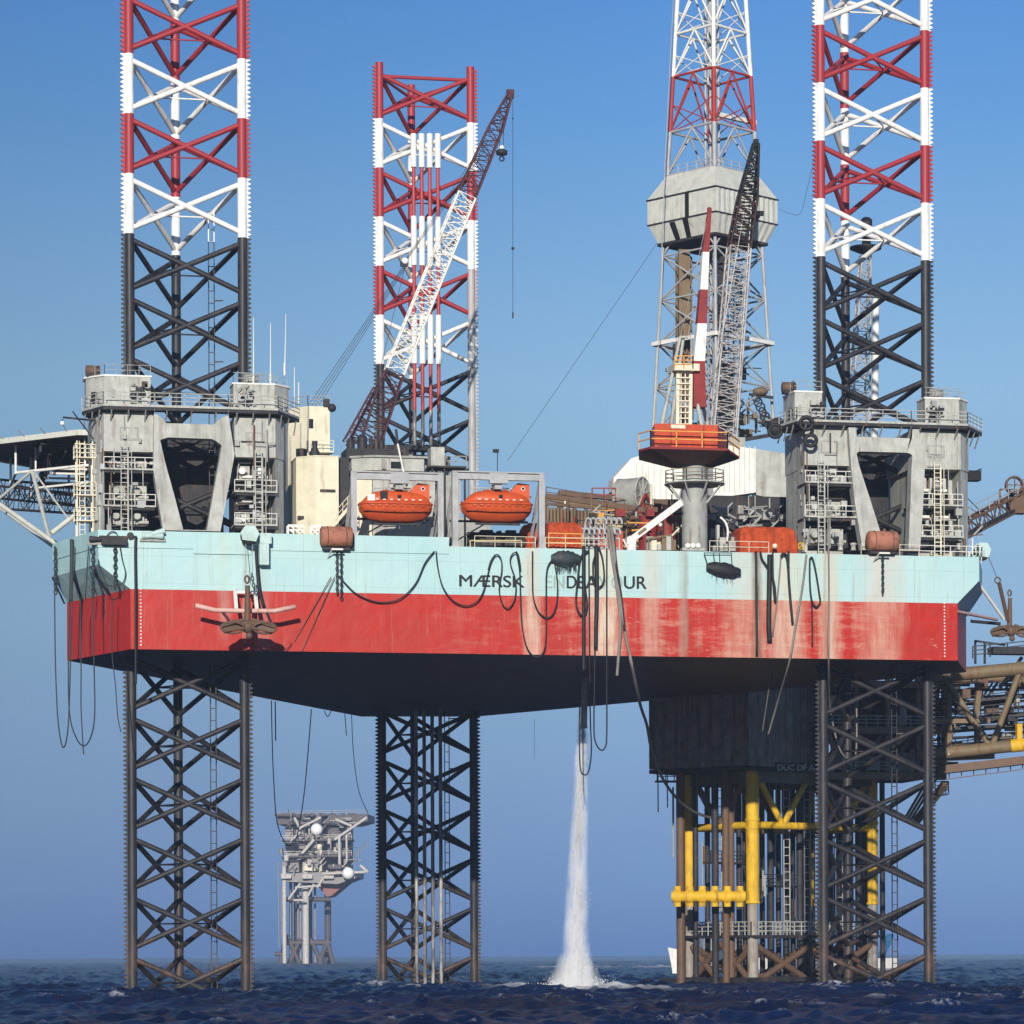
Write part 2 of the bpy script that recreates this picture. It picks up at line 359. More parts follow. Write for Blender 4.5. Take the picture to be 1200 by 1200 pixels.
# ================================================================== SEA
LEGS = {'port': (0, 0), 'bow': (35.85, 67.57), 'starboard': (69.34, -1.64)}
def sea():
    r_ = np.concatenate([np.geomspace(20, 150, 50)[:-1], np.geomspace(150, 420, 1000)[:-1], np.geomspace(420, 2500, 420)[:-1], np.geomspace(2500, 40000, 30)])
    c0 = math.pi/2-A
    th = np.concatenate([np.linspace(-math.pi, -.5, 24)[:-1], np.linspace(-.5, -.17, 80)[:-1], np.linspace(-.17, .17, 460)[:-1], np.linspace(.17, .5, 80)[:-1], np.linspace(.5, math.pi, 24)])+c0
    RR, TT = np.meshgrid(r_, th, indexing='ij')
    X0 = CX+RR*np.cos(TT); Y0_ = CY+RR*np.sin(TT); H = np.zeros_like(X0); DX = np.zeros_like(H); DY = np.zeros_like(H)
    g = np.random.default_rng(3); wd = math.radians(205); fade = np.clip(1-(RR-1500)/3000, 0, 1)
    for i in range(96):
        lam = 1.5*(38/1.5)**(i/95.0); k = 2*math.pi/lam; a = g.normal(wd, .6); ph = g.uniform(0, 6.28)
        amp = .0158*lam**.35
        f = np.clip((lam/(RR*.0011+.3)-1.2)/1.2, 0, 1)*fade; q = k*(X0*math.cos(a)+Y0_*math.sin(a))+ph
        sn = np.sin(q); cs_ = np.cos(q); H += amp*f*sn; DX += amp*f*.9*math.cos(a)*cs_; DY += amp*f*.9*math.sin(a)*cs_
    X = X0+DX; Y = Y0_+DY; H = H+.35*np.maximum(H, 0)**2
    print('sea height std', H[(RR > 200) & (RR < 400)].std(), H.max())
    nr, nth = X.shape
    co = np.stack([X, Y, H], -1).reshape(-1, 3)
    ii = (np.arange(nr-1)[:, None]*nth+np.arange(nth-1)[None]).ravel()
    q = np.stack([ii, ii+nth, ii+nth+1, ii+1], -1)
    me = bpy.data.meshes.new('sea'); me.vertices.add(len(co)); me.vertices.foreach_set('co', co.ravel())
    me.loops.add(q.size); me.loops.foreach_set('vertex_index', q.ravel().astype(np.int32))
    me.polygons.add(len(q)); me.polygons.foreach_set('loop_start', np.arange(0, q.size, 4, dtype=np.int32)); me.polygons.foreach_set('loop_total', np.full(len(q), 4, dtype=np.int32))
    me.polygons.foreach_set('use_smooth', np.ones(len(q), bool)); me.update(calc_edges=True)
    o = bpy.data.objects.new('sea', me); col.objects.link(o)
    tag(o, 'dark navy choppy sea with small foam crests around the rig legs', 'sea', kind='structure')
    m = bpy.data.materials.new('sea water'); t, n, l, b = nodes(m); x, y, z = pos(t)
    c = mixc(t, rng(t, noise(t, .05, 4, .6), .35, .65), (.003, .009, .040), (.007, .026, .105))
    # foam: crests, and the patch round the falling water
    cr = mth(t, 'MULTIPLY', rng(t, z, .56, .85), rng(t, noise(t, .7, 9, .75, (1, .5, 1)), .53, .60))
    W_ = PZ(742, 1134, 0); wx = mth(t, 'DIVIDE', mth(t, 'SUBTRACT', x, W_.x), 34); wy = mth(t, 'DIVIDE', mth(t, 'SUBTRACT', y, W_.y), 90)
    wd_ = mth(t, 'ADD', mth(t, 'MULTIPLY', wx, wx), mth(t, 'MULTIPLY', wy, wy))
    big = mth(t, 'MULTIPLY', rng(t, wd_, .3, 1.0, .9, 0), rng(t, noise(t, .10, 8, .7), .44, .56))
    J = P(674, 1163, 18)
    dx = mth(t, 'SUBTRACT', x, J.x); dy = mth(t, 'SUBTRACT', y, J.y-2)
    d = mth(t, 'SQRT', mth(t, 'ADD', mth(t, 'MULTIPLY', dx, dx), mth(t, 'MULTIPLY', mth(t, 'MULTIPLY', dy, dy), .16)))
    near = mth(t, 'MULTIPLY', rng(t, d, 2.5, 11.5, 1.3, 0), rng(t, noise(t, .8, 8, .7), .26, .46))
    for key_ in LEGS:                                         # broken water round each chord
        for ox, oy in ((-5.5, 0), (5.5, 0), (0, 9.53)):
            lx_, ly_ = LEGS[key_][0]+ox, LEGS[key_][1]+oy; ex = mth(t, 'SUBTRACT', x, lx_-.4); ey = mth(t, 'MULTIPLY', mth(t, 'SUBTRACT', y, ly_-1), .5)
            near = mth(t, 'MAXIMUM', near, mth(t, 'MULTIPLY', rng(t, mth(t, 'ADD', mth(t, 'MULTIPLY', ex, ex), mth(t, 'MULTIPLY', ey, ey)), .3, 5.5, .8, 0), rng(t, noise(t, 1.4, 6, .7), .45, .6)))
    fo = mth(t, 'MINIMUM', mth(t, 'ADD', mth(t, 'ADD', mth(t, 'MULTIPLY', cr, .55), big), near), 1.0)
    c = mixc(t, fo, c, (.72, .74, .80)); l.new(c, b.inputs['Base Color'])
    l.new(rng(t, fo, 0, 1, .22, .9), b.inputs['Roughness']); b.inputs['IOR'].default_value = 1.33; b.inputs['Specular IOR Level'].default_value = .15
    bp = t.nodes.new('ShaderNodeBump'); bp.inputs['Strength'].default_value = 1.0; bp.inputs['Distance'].default_value = .8
    l.new(noise(t, .8, 9, .7, (1, .55, 1)), bp.inputs['Height']); l.new(bp.outputs[0], b.inputs['Normal'])
    me.materials.append(m)
sea()

# ================================================================== HULL
FN = -8.0                                    # inboard coordinate of the long front side
ZB, ZR, ZF, ZD = 32.75, 38.45, 40.75, 43.1   # bottom, red top, flare top, deck
BOT = [(-6.3, FN), (75.9, FN), (81.4, 5.2), (43.5, 76.5), (29.6, 78.5), (-11.3, 5.5)]
TOP = [(-9.3, FN), (78.2, FN), (82.6, 3.6), (45.5, 78), (28, 80), (-12.75, 3.4)]
hull = thing('rig_hull', 'turquoise and red floating hull of the drilling rig raised above the sea on three legs', 'rig hull', (35, 20, ZB))
b = MB(); rings = [(BOT, ZB), (BOT, ZR), (TOP, ZF), (TOP, ZD)]
vs = [(x, y, z) for o, z in rings for x, y in o]; n = 6
fs = [(k*n+i, k*n+(i+1) % n, (k+1)*n+(i+1) % n, (k+1)*n+i) for k in range(3) for i in range(n)]
b.add(vs, fs+[tuple(range(n-1, -1, -1))])
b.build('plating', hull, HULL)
b = MB(); b.add([(x, y, ZD-.02) for x, y in TOP], [tuple(range(6))]); b.build('deck', hull, DECK)
# bulwark along the port end
out = [(-12.75-.1, 3.4), (-9.35, FN-.1), (24.4, FN-.1)]; inn = [(-12.55, 3.55), (-9.15, FN+.15), (24.4, FN+.15)]
b = MB()
for i in range(2):
    q = [out[i], out[i+1], inn[i+1], inn[i]]; b.prism([(x, y, ZD-.75) for x, y in q], (0, 0, 1.62))
b.prism([(-.3, FN-.16, ZD-1.2), (5.2, FN-.16, ZD-1.2), (5.2, FN-.02, ZD-1.2), (-.3, FN-.02, ZD-1.2)], (0, 0, 1.1))
b.build('bulwark', hull, HULL)
for x0 in (27, 34, 50.5, 66):
    b = MB(); b.rail([(x0, FN+.25, ZD), (x0+6, FN+.25, ZD)], 1.1, .025); b.build('railing', hull, CREAM)
b = MB(); b.rail([(72, FN+.3, ZD), (78.6, FN+.3, ZD), (82.3, 3.6, ZD), (62, 47, ZD)], 1.1, .03); b.build('railing', hull, WHITE)
# draught marks
for px in (164, 1106):
    b = MB()
    for k in range(17):
        q = P(px, 699, FN); b.mm((q.x, FN-.012, 33.1+k*.33), (q.x+.13, FN+.02, 33.1+k*.33+.13))
    b.build('draught_marks', hull, WHITE)
# ship name, one mesh per run of letters in the same paint
def lettering(s, px, py0, py1, width_px, n, mat, parent, depth=.012, name='lettering', nx=None):
    cu = bpy.data.curves.new('letters', 'FONT'); cu.body = s; cu.size = 1; cu.extrude = 0
    o = bpy.data.objects.new('letters', cu); col.objects.link(o); dg = bpy.context.evaluated_depsgraph_get()
    me = bpy.data.meshes.new_from_object(o.evaluated_get(dg)); bpy.data.objects.remove(o)
    v = np.array([q.co for q in me.vertices]); a, c = v[:, 0].min(), v[:, 0].max(); lo, hi = v[:, 1].min(), v[:, 1].max()
    p, q = P(px, py0, n), P(px+width_px, py1, n); mbx = MB()
    for k_, (ox, oz) in enumerate(((0, 0), (.07, .02), (.035, -.03))):          # heavy brush: three passes a millimetre apart
        o_ = len(mbx.v); mbx.v += [(p.x+(x-a)/(c-a)*(q.x-p.x)+ox, n-depth-.002*k_, q.z+(y-lo)/(hi-lo)*(p.z-q.z)+oz) for x, y, _ in v]
        mbx.f += [[i+o_ for i in f.vertices] for f in me.polygons]
    mbx.m = [0]*len(mbx.f); mbx.sm = [False]*len(mbx.f)
    return mbx.build(name, parent, mat)
for s, x0, x1, m in (('MÆRSK', 538, 614, BLACK), ('EN', 638.5, 661, FADED), ('DE', 664, 684, BLACK), ('A', 686, 699, BLACK), ('V', 701, 713, FADED), ('O', 716, 729, FADED), ('UR', 731, 757, BLACK)):
    dy = (x0-538)*.0085
    lettering(s, x0, 673.6+dy, 688.6+dy, x1-x0, FN-.004, m, hull)

# ================================================================== LEGS
S_ = 11.0; ZL0, ZL1 = -4.0, 109.6
def chord_mesh():
    b = MB(); r = .47; n = 12
    b.tube((0, 0, ZL0), (0, 0, ZL1), r, n=n)
    return b
def rack_mesh(dirv):
    b = MB(); d = Vector(dirv); t = Vector((-d.y, d.x, 0))*.13; pitch = .448; prof = []
    z = ZL0
    while z < ZL1-pitch:
        prof += [(z, .48), (z+pitch*.40, .85), (z+pitch*.55, .85), (z+pitch*.95, .48)]; z += pitch
    vs = []; fs = []
    for i, (zz, e) in enumerate(prof):
        base = Vector((0, 0, zz)); vs += [base+d*.3-t, base+d*e-t, base+d*e+t, base+d*.3+t]
    for i in range(len(prof)-1):
        o = i*4; fs += [(o, o+1, o+5, o+4), (o+1, o+2, o+6, o+5), (o+2, o+3, o+7, o+6)]
    return b.add(vs, fs)
def leg(key, label):
    cx, cy = LEGS[key]; t = thing('rig_leg', label, 'rig leg', (cx, cy, 0), 'lattice legs of the rig')  # one lattice leg of the jack-up rig
    cs = [Vector((-S_/2, 0, 0)), Vector((S_/2, 0, 0)), Vector((0, S_*.866, 0))]
    dirs = [(-1, 0, 0), (1, 0, 0), (0, 1, 0)]
    return t, cs, dirs
proto = {}
def make_leg(key, label):
    t, cs, dirs = leg(key, label)
    for i, c in enumerate(cs):
        if not proto.get('chord'): proto['chord'] = chord_mesh().build('chord', None, LEG); ch = proto['chord']
        else: ch = proto['chord'].copy(); col.objects.link(ch)
        ch.parent = t; ch.location = c
        k = 'rack%d' % i
        if k not in proto: proto[k] = rack_mesh(dirs[i]).build('rack', None, LEG); rk = proto[k]
        else: rk = proto[k].copy(); col.objects.link(rk)
        rk.parent = ch
    k0 = -13
    for k in range(k0, 7):
        z0 = BLK_TOP+k*BAY
        if z0+BAY > 109: break
        for i in range(3):
            key2 = 'x%d' % i
            if key2 not in proto:
                a, c = cs[i], cs[(i+1) % 3]; b = MB(); up = Vector((0, 0, 1)); d = (c-a).normalized()*.35
                b.tube(a+d+up*BAY*.11, c-d+up*BAY*.89, .265, n=10); b.tube(a+d+up*BAY*.89, c-d+up*BAY*.11, .265, n=10)
                proto[key2] = b.build('cross_brace', None, LEG); o = proto[key2]
            else: o = proto[key2].copy(); col.objects.link(o)
            o.parent = t; o.location = (0, 0, z0)
        if 'span' not in proto:
            b = MB(); mids = [(cs[i]+cs[(i+1) % 3])/2+Vector((0, 0, BAY/2)) for i in range(3)]
            for i in range(3): b.tube(mids[i], mids[(i+1) % 3], .085, n=6)
            proto['span'] = b.build('span_breaker', None, LEG); o = proto['span']
        else: o = proto['span'].copy(); col.objects.link(o)
        o.parent = t; o.location = (0, 0, z0)
    b = MB()
    b.tube(cs[0]+Vector((0.4, 0, ZL1-1.6)), cs[1]+Vector((-.4, 0, ZL1-1.6)), .22, n=8)
    b.tube(cs[1]+Vector((-.2, .3, ZL1-1.6)), cs[2]+Vector((.2, -.3, ZL1-1.6)), .18, n=8); b.tube(cs[0]+Vector((.2, .3, ZL1-1.6)), cs[2]+Vector((-.2, -.3, ZL1-1.6)), .18, n=8)
    o = b.build('top_tie', None, LEG); o.parent = t
    b = MB(); q = cs[1]+Vector((-2.8, 2.2, 0)); ztop = {'port': 76.8, 'bow': 60, 'starboard': 44}[key]            # service ladder inside the leg
    b.ladder(q+Vector((0, 0, ZL0)), q+Vector((0, 0, ztop)), .55, .05, 1.2)
    for z in range(2, int(ztop)-2, 6): b.beam(q+Vector((.3, 0, z)), q+Vector((1.1, -.3, z)), .12)
    o = b.build('inner_ladder', None, LEG); o.parent = t
    return t
leg_p = make_leg('port', 'tall lattice leg on the hull end nearest the helicopter deck')
leg_b = make_leg('bow', 'shorter lattice leg behind the lifeboats with four pipes clamped to it')
ch_ = [o for o in ALLCH(leg_b) if o.name.startswith('chord')][1]
def pale_mix():
    m = leg_material('leg paint with lit gloss'); t = m.node_tree; b_ = t.nodes['Principled BSDF']; src = b_.inputs['Base Color'].links[0].from_socket
    x, y, z = pos(t); f = mth(t, 'MULTIPLY', mth(t, 'LESS_THAN', z, BLK_TOP+2*BAY), mth(t, 'GREATER_THAN', z, 40)); f = mth(t, 'MULTIPLY', f, rng(t, noise(t, .7, 7, .7, (1, 1, .2)), .30, .55, .35, 1))
    t.links.new(mixc(t, f, src, (.42, .42, .42)), b_.inputs['Base Color']); return m  # pale lit gloss mixed into this chord's dark colour
pm = pale_mix()
for o in [ch_]+ALLCH(ch_): o.material_slots[0].link = 'OBJECT'; o.material_slots[0].material = pm
leg_s = make_leg('starboard', 'tall lattice leg beside the derrick, standing before the yellow jacket')
# four pump pipes on the bow leg
def pipe_material():
    m = bpy.data.materials.new('pump pipe paint'); t, n, l, bb = nodes(m); x, y, z = pos(t)
    k = mth(t, 'FLOOR', mth(t, 'DIVIDE', mth(t, 'SUBTRACT', z, BLK_TOP), BAY))
    odd = mth(t, 'GREATER_THAN', mth(t, 'MODULO', mth(t, 'ADD', k, 100), 2), .5)
    c = mixc(t, odd, (.76, .76, .74), (.40, .04, .04))
    dk = mixc(t, rng(t, noise(t, .8, 7, .7, (1, 1, .25)), .45, .62), (.09, .09, .10), (.42, .40, .37))
    l.new(mixc(t, mth(t, 'GREATER_THAN', z, BLK_TOP-5.5), dk, c), bb.inputs['Base Color']); bb.inputs['Roughness'].default_value = .55; return m
PIPEM = pipe_material()
for i, px in enumerate((485.5, 495, 504.5, 514)):
    n = 66.4; u = U(px, 400, n); b = MB()
    zt = Z(159, n, px)
    b.tube((u, n, -3), (u, n, zt), .22, n=10)
    for k in range(0, 7, 2):
        z0 = BLK_TOP+k*BAY; z1 = BLK_TOP+(k+1)*BAY
        if z0 < zt: b.tube((u, n, z0), (u, n, min(z1, zt+.2)), .36, n=12)
    grounded(b, 'pump_pipe', ['pump pipe on the shorter leg, nearest its middle chord', 'pump pipe on the shorter leg, second from its middle chord',
             'pump pipe on the shorter leg, third from its middle chord', 'pump pipe on the shorter leg, farthest from its middle chord'][i], 'pipe', PIPEM, 'pump pipes on the bow leg')

# ================================================================== JACKING FRAMES
def jack(name, label, cx, cy, T):
    """T: traced dimensions of one jacking frame (pixels turned to metres on its own front plane)"""
    fn = cy-4.6; t = thing(name, label, 'jacking frame', (cx, cy, ZD), 'jacking frames around the legs')
    x = lambda px: U(px, 560, fn); z = lambda py: Z(py, fn, T['mid'])
    for k, (xa, xb, xo, yt, ym, yb) in enumerate(T['towers']):     # front left, front right px, outer oblique px, solid top, solid bottom, base
        s = -1 if k == 0 else 1
        X0, X1, XO = x(xa), x(xb), U(xo, 560, cy+3.6 if k == 0 else fn+1.6)
        if k == 0: plan = [(X0, fn), (X1, fn), (X1, cy+3.6), (XO, cy+3.6), (XO, fn+3.0)]
        else: plan = [(X0, fn), (X1, fn), (XO, fn+1.6), (XO, cy+3.6), (X0, cy+3.6)]
        b = MB(); b.plan(plan, z(ym), z(yt)); b.build('upper_casing', t, GREY)
        rec = fn+2.6
        if k == 0: plan = [(X0+.02, rec), (X1-.4, rec), (X1-.4, cy+3.4), (XO+.05, cy+3.4), (XO+.05, fn+3.05), (X0+.02, fn+.12)]
        else: plan = [(X0+.4, rec), (X1-.05, rec), (X1-.02, fn+.1), (XO-.05, fn+1.7), (XO-.05, cy+3.4), (X0+.4, cy+3.4)]
        b = MB(); b.plan(plan, ZD-.05, z(ym)-.003); b.build('lower_casing', t, GREY)
        # gear units in the open bay
        w_ = (X1-X0); zz0, zz1 = z(yb)+.15, z(ym)-.1; rows = T['rows']
        for r_ in range(rows):
            zc = zz0+(zz1-zz0)*(r_+.5)/rows; hh = (zz1-zz0)/rows
            for cidx in range(2):
                xc = X0+w_*(.30+.42*cidx) if k == 0 else X0+w_*(.26+.40*cidx)
                b = MB(); b.mat(GREY if (k or cidx) else GREYD)
                b.box((xc, rec-.35, zc), (w_*.33, .7, hh*.62)); b.box((xc, rec-.85, zc-.1*hh), (w_*.20, .5, hh*.34))
                b.mat(WHITE if k else GREY); b.lathe((xc-w_*.05, rec-1.6, zc+.05), [(.30, -.35), (.36, -.3), (.36, .3), (.22, .5), (.22, .8)], 14, 'Y')
                b.lathe((xc+w_*.08, rec-1.3, zc-hh*.2), [(.17, -.5), (.17, .5)], 10, 'X')
                b.mat(DARK); b.box((xc, rec-.9, zc+hh*.38), (w_*.36, .9, .10)); b.beam((xc-w_*.16, rec-1.0, zc-hh*.36), (xc+w_*.16, rec-1.2, zc-hh*.3), .16)
                b.mat(STEEL); b.path(smoothp([(xc-w_*.12, rec-.9, zc-hh*.3), (xc-w_*.15, rec-1.3, zc), (xc-w_*.1, rec-1.1, zc+hh*.4)], 4), .06, 5)
                b.build('gear_unit', t)
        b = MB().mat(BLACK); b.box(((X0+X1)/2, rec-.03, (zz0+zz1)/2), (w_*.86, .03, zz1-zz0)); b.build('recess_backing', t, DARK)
        for ya in T['plats'][k]:
            b = MB().mat(GREY); b.mm((X0-.1, fn-.45, z(ya)-.16), (X1+.1, rec-.1, z(ya))); b.mat(WHITE)
            b.rail([(X0-.05, fn-.4, z(ya)), (X1+.05, fn-.4, z(ya))], 1.05, .03, 1.0)
            b.mat(DARK); b.mm((X0, fn-.2, z(ya)-.42), (X1, rec-.1, z(ya)-.2)); b.build('work_platform', t)
        lx = x(T['ladders'][k]); b = MB(); b.ladder((lx, fn-.65, ZD), (lx, fn-.65, z(ym)+.6), .62, .04, .42); b.ladder((lx+.55, fn-.6, ZD), (lx+.55, fn-.6, z(ym)), .3, .03, 2)
        b.build('access_ladder', t, T['ladmat'][k])
        for q in range(21):                                     # pipes, cable trays and boxes bolted over the casing
            xq = rnd.uniform(X0+.1, X1-.1); zq = rnd.uniform(ZD+.5, z(yt)-1.5); m_ = rnd.choice((GREYD, STEEL, DARK, GREY, BROWN))
            if q < 9: pipepart('pipe_run', t, (xq, fn-.1-.1*(q % 3), zq), (xq, fn-.1-.1*(q % 3), min(z(yt)-.3, zq+rnd.uniform(1, 5))), rnd.uniform(.04, .09), m_)
            elif q < 14: pipepart('pipe_run', t, (xq, fn-.15, zq), (min(X1, xq+rnd.uniform(.5, 2.5)), fn-.15, zq), rnd.uniform(.04, .08), m_)
            else: boxpart('junction_box', t, (xq, fn-.2, zq), (rnd.uniform(.2, .7), .4, rnd.uniform(.2, .8)), rnd.choice((GREYD, STEEL, GREY)))
        if k == 0:
            for q in range(16):
                f = rnd.uniform(.1, .9); zq = rnd.uniform(ZD+.5, z(yt)-2); pq = Vector((XO+(X0-XO)*f, fn+3-3*f-.15, zq)); m_ = rnd.choice((GREYD, STEEL, GREY, BROWN)); pipepart('pipe_run', t, pq, pq+Vector((0, 0, rnd.uniform(.6, 3.5))), rnd.uniform(.05, .12), m_)
                if q % 3 == 0: boxpart('junction_box', t, pq, (.5, .4, rnd.uniform(.3, .8)), rnd.choice((GREYD, STEEL, GREY)))
        b = MB().mat(GREYD)                                     # raised plate and stiffeners on the casing face
        pxm = (X0+X1)/2; zm = (z(yt)+z(ym))/2
        b.mm((pxm-.9, fn-.05, zm-.8), (pxm+.9, fn+.01, zm+.45)); b.mat(GREY); b.mm((pxm-.75, fn-.08, zm-.65), (pxm+.75, fn-.04, zm+.3))
        b.mm((X1-.35, fn-.1, z(ym)), (X1-.22, fn+.02, z(yt))); b.build('face_plate', t)
    # portal frame with its tapering opening
    fr = [(x(a), fn-.75, z(c)) for a, c in T['outer']]; ho = [(x(a), fn-.75, z(c)) for a, c in T['hole']]
    b = MB(); b.prism(fr, (0, 1.3, 0), ho); b.build('portal_frame', t, GREY)
    # third tower round the rear chord
    b = MB(); b.plan([(cx-4.5, cy+5.6), (cx+3.3, cy+5.6), (cx+4.5, cy+8), (cx+4.5, cy+13), (cx-4.5, cy+13)], ZD-.05, Z(T['rear_y'], cy+6, T['mid'])); b.build('rear_casing', t, DARK)
    b = MB(); b.mm((cx-4.3, cy+12, Z(T['rear_y'], cy+6, T['mid'])), (cx+.5, cy+13.2, Z(T['rear_y']-14, cy+9, T['mid']))); b.build('rear_head', t, GREYD);
    # top walkway
    zt = z(T['deck_y'])
    for seg in T['walk']:
        b = MB().mat(GREY); pl = [(U(a, 480, fn+d_), fn+d_) for a, d_ in seg]
        b.plan(pl, zt-.22, zt); b.mat(DARK); b.plan([(p[0], p[1]+.12) for p in pl], zt-.5, zt-.225); b.build('walkway', t)
        b = MB(); k_ = T['walkrail']; b.rail([(p[0], p[1]+.05, zt) for p in pl[:k_]], 1.15, .035, 1.5, 3); b.build('railing', t, GREY)
        for p, q in zip(pl[:k_-1], pl[1:k_]):
            m_ = 3
            for i in range(m_):
                f = (i+.5)/m_; u0 = p[0]+(q[0]-p[0])*f; v0 = p[1]+(q[1]-p[1])*f; b = MB()
                b.beam((u0, v0+.2, zt-.5), (u0, v0+1.6, zt-1.7), .12); b.build('bracket', t, GREYD)
    # machinery cabins on top, one per front tower
    for k, (xa, xb, xo, yt, yb) in enumerate(T['cabins']):
        X0, X1, XO = x(xa), x(xb), U(xo, 460, fn+4.4 if k == 0 else fn+2.2)
        if k == 0: pl = [(X0, fn+.7), (X1, fn+.7), (X1, fn+3.4), (XO, fn+4.4), (XO, fn+2.6)]
        else: pl = [(X0, fn+.7), (X1, fn+.7), (XO, fn+2.2), (XO, fn+4.6), (X0, fn+3.2)]
        c = MB(); c.plan(pl, zt+.003, z(yt)); cb = c.build('machinery_cabin', t, GREY)
        c = MB(); c.plan([(p[0]*1.0+(p[0]-(X0+X1)/2)*.05, p[1]+(p[1]-fn-2)*.05) for p in pl], z(yt)+.003, z(yt)+.16); c.build('roof', cb, WHITE)
        c = MB().mat(GREYD); c.mm((X0+.15*(X1-X0), fn+.62, zt+.9), (X0+.22*(X1-X0), fn+.71, zt+1.7)); c.build('cabin_hatch', cb); c = MB().mat(DARK)
        if k == 0: c.box((XO+.45*(X0-XO), fn+1.58, zt+1.0), (.45, .5, 1.0), .75); c.build('cabin_door', cb)
        for q in range(2): c = MB(); c.lathe((X0+(X1-X0)*(.6+.2*q if k == 0 else .2+.2*q), fn+.45, zt+1.1+.3*q), [(.2, -.4), (.3, -.3), (.3, .2), (.15, .3)], 12, 'Y'); c.build('cabin_fan', cb, DARK)
        for q in range(16):
            xq = X0+(X1-X0)*rnd.uniform(.5 if k == 0 else .05, 1.02 if k == 0 else .5); zq = zt+rnd.uniform(.1, 2.2); m_ = rnd.choice((STEEL, GREYD, DARK, GREY)); v = rnd.choice(((1, 0, 0), (0, 0, 1), (.6, -.2, .6)))
            if q % 3: pipepart('cabin_pipe', cb, (xq, fn+rnd.uniform(.1, .6), zq), Vector((xq, fn+.4, zq))+Vector(v)*rnd.uniform(.3, .9), rnd.uniform(.04, .1), m_)
            else: boxpart('cabin_box', cb, (xq, fn+.3, zq), (rnd.uniform(.2, .6), .5, rnd.uniform(.2, .7)), m_)
        c = MB(); c.rail([(X0, fn+.9, z(yt)+.16), (X1, fn+.9, z(yt)+.16)], 1.0, .025, 1.2); c.rail([(XO, fn+3.2, z(yt)+.16), (X0, fn+.9, z(yt)+.16)], 1.0, .025, 1.2); c.build('roof_railing', cb, GREYD)
        c = MB().mat(BROWN if k == 0 else GREYD); hx = XO*.6+X0*.4 if k == 0 else X1*.5+X0*.5
        c.lathe((hx, fn+2.6, z(yt)+.75), [(.25, -.7), (.55, -.65), (.55, .65), (.25, .7)], 14, 'X'); c.mat(DARK); c.box((hx, fn+2.6, z(yt)+.3), (1.2, 1.0, .35)); c.build('roof_winch', cb)
    return t
T1 = dict(mid=219, rear_y=503, rows=3, towers=[(122, 181, 103, 485, 531, 622), (275, 323, 333, 486, 534, 622)],
          plats=[(551, 594), (574, 613)], ladders=(145, 302), ladmat=(GREY, GREY),
          outer=[(180, 487), (187, 490), (194, 498), (250, 498), (258, 490), (267, 487), (274, 532), (267, 570), (257, 623), (190, 623), (183, 581), (179, 553)],
          hole=[(187, 518), (190, 516.5), (196, 514.5), (247, 515), (252, 517), (259, 522.5), (256, 540), (251, 567), (241, 622), (213.5, 622), (203, 581), (193, 545)],
          deck_y=478, walk=[[(96, 2.6), (121, -1.3), (181, -1.3), (181, 2.2), (104, 5)], [(181.5, -1.3), (268, -1.3), (268, -.1), (181.5, -.1)], [(268.5, -1.3), (326, -1.3), (351, 3.6), (335, 4.5), (268.5, 2.2)]], walkrail=3,
          cabins=[(124, 178, 99, 442, 474), (275, 323, 338, 447, 477)])
jack('jacking_frame', 'grey jacking frame with dark V-shaped opening next to the helicopter deck', *LEGS['port'], T1)
T3 = dict(mid=1030, rear_y=530, rows=3, towers=[(943, 1001, 920, 500, 547, 645), (1068, 1126, 1135, 503, 548, 645)],
          plats=[(566.5, 606.6), (590, 627)], ladders=(960, 1096), ladmat=(GREY, CREAM),
          outer=[(992, 503), (1001, 503), (1001.5, 514), (1066, 514), (1067, 500), (1074, 500), (1081, 548), (1079, 590), (1075, 645), (1008, 645), (999, 590), (995, 550)],
          hole=[(1001.2, 534), (1001.8, 533), (1004, 531), (1060, 531), (1064, 532), (1066.5, 534), (1065.5, 550), (1064, 590), (1061.5, 644), (1035, 644), (1018, 590), (1005, 550)],
          deck_y=496, walk=[[(913, 2.6), (934, -1.3), (1001, -1.3), (1001, 2.2), (920, 5)], [(1001.5, -1.3), (1068, -1.3), (1068, -.1), (1001.5, -.1)], [(1068.5, -1.3), (1134, -1.3), (1151, 3.0), (1140, 4.5), (1068.5, 2.2)]], walkrail=3,
          cabins=[(934, 966, 918, 461, 493), (1087, 1127, 1133, 464, 499)])
jack('jacking_frame', 'grey jacking frame hung with tyres next to the white drill floor shed', *LEGS['starboard'], T3)
# bow leg: casing seen over the houses
cx, cy = LEGS['bow']
t = thing('jacking_frame', 'dark jacking casing at the foot of the shorter leg behind the lifeboats', 'jacking frame', (cx, cy, ZD), 'jacking frames around the legs')
b = MB(); b.mm((cx-8.2, cy-3.5, ZD-.05), (cx-2.8, cy+3.5, Z(536, cy))); b.mm((cx+2.8, cy-3.5, ZD-.05), (cx+7, cy+3.5, Z(612, cy))); b.mm((cx-4, cy+6, ZD-.05), (cx+4, cy+13, Z(540, cy+9))); b.build('casing', t, GREYD)
b = MB(); b.mm((cx-8.6, cy-4, Z(536, cy)+.003), (cx+2, cy-2, Z(531, cy))); b.build('walkway', t, DARK)

# two tyres hung as fenders on the walkway of the starboard frame
for i, (px, py) in enumerate(((908.5, 505), (945, 496), (950, 516))):
    q = P(px, py, -7.7 if i else -4.6); b = MB(); b.torus(q, .62 if i < 2 else .55, .2, (0.25, 1, 0), 22, 8)
    grounded(b, 'tyre', ['black tyre hung at the corner beside the derrick legs', 'black tyre hung on the walkway rail beside the grey casing', 'dark ring standing in for the tyre shadow on the grey casing face'][i], 'tyre', RUBBER, 'tyres hung as fenders')  # third ring is no tyre: it shapes a tyre's cast shadow
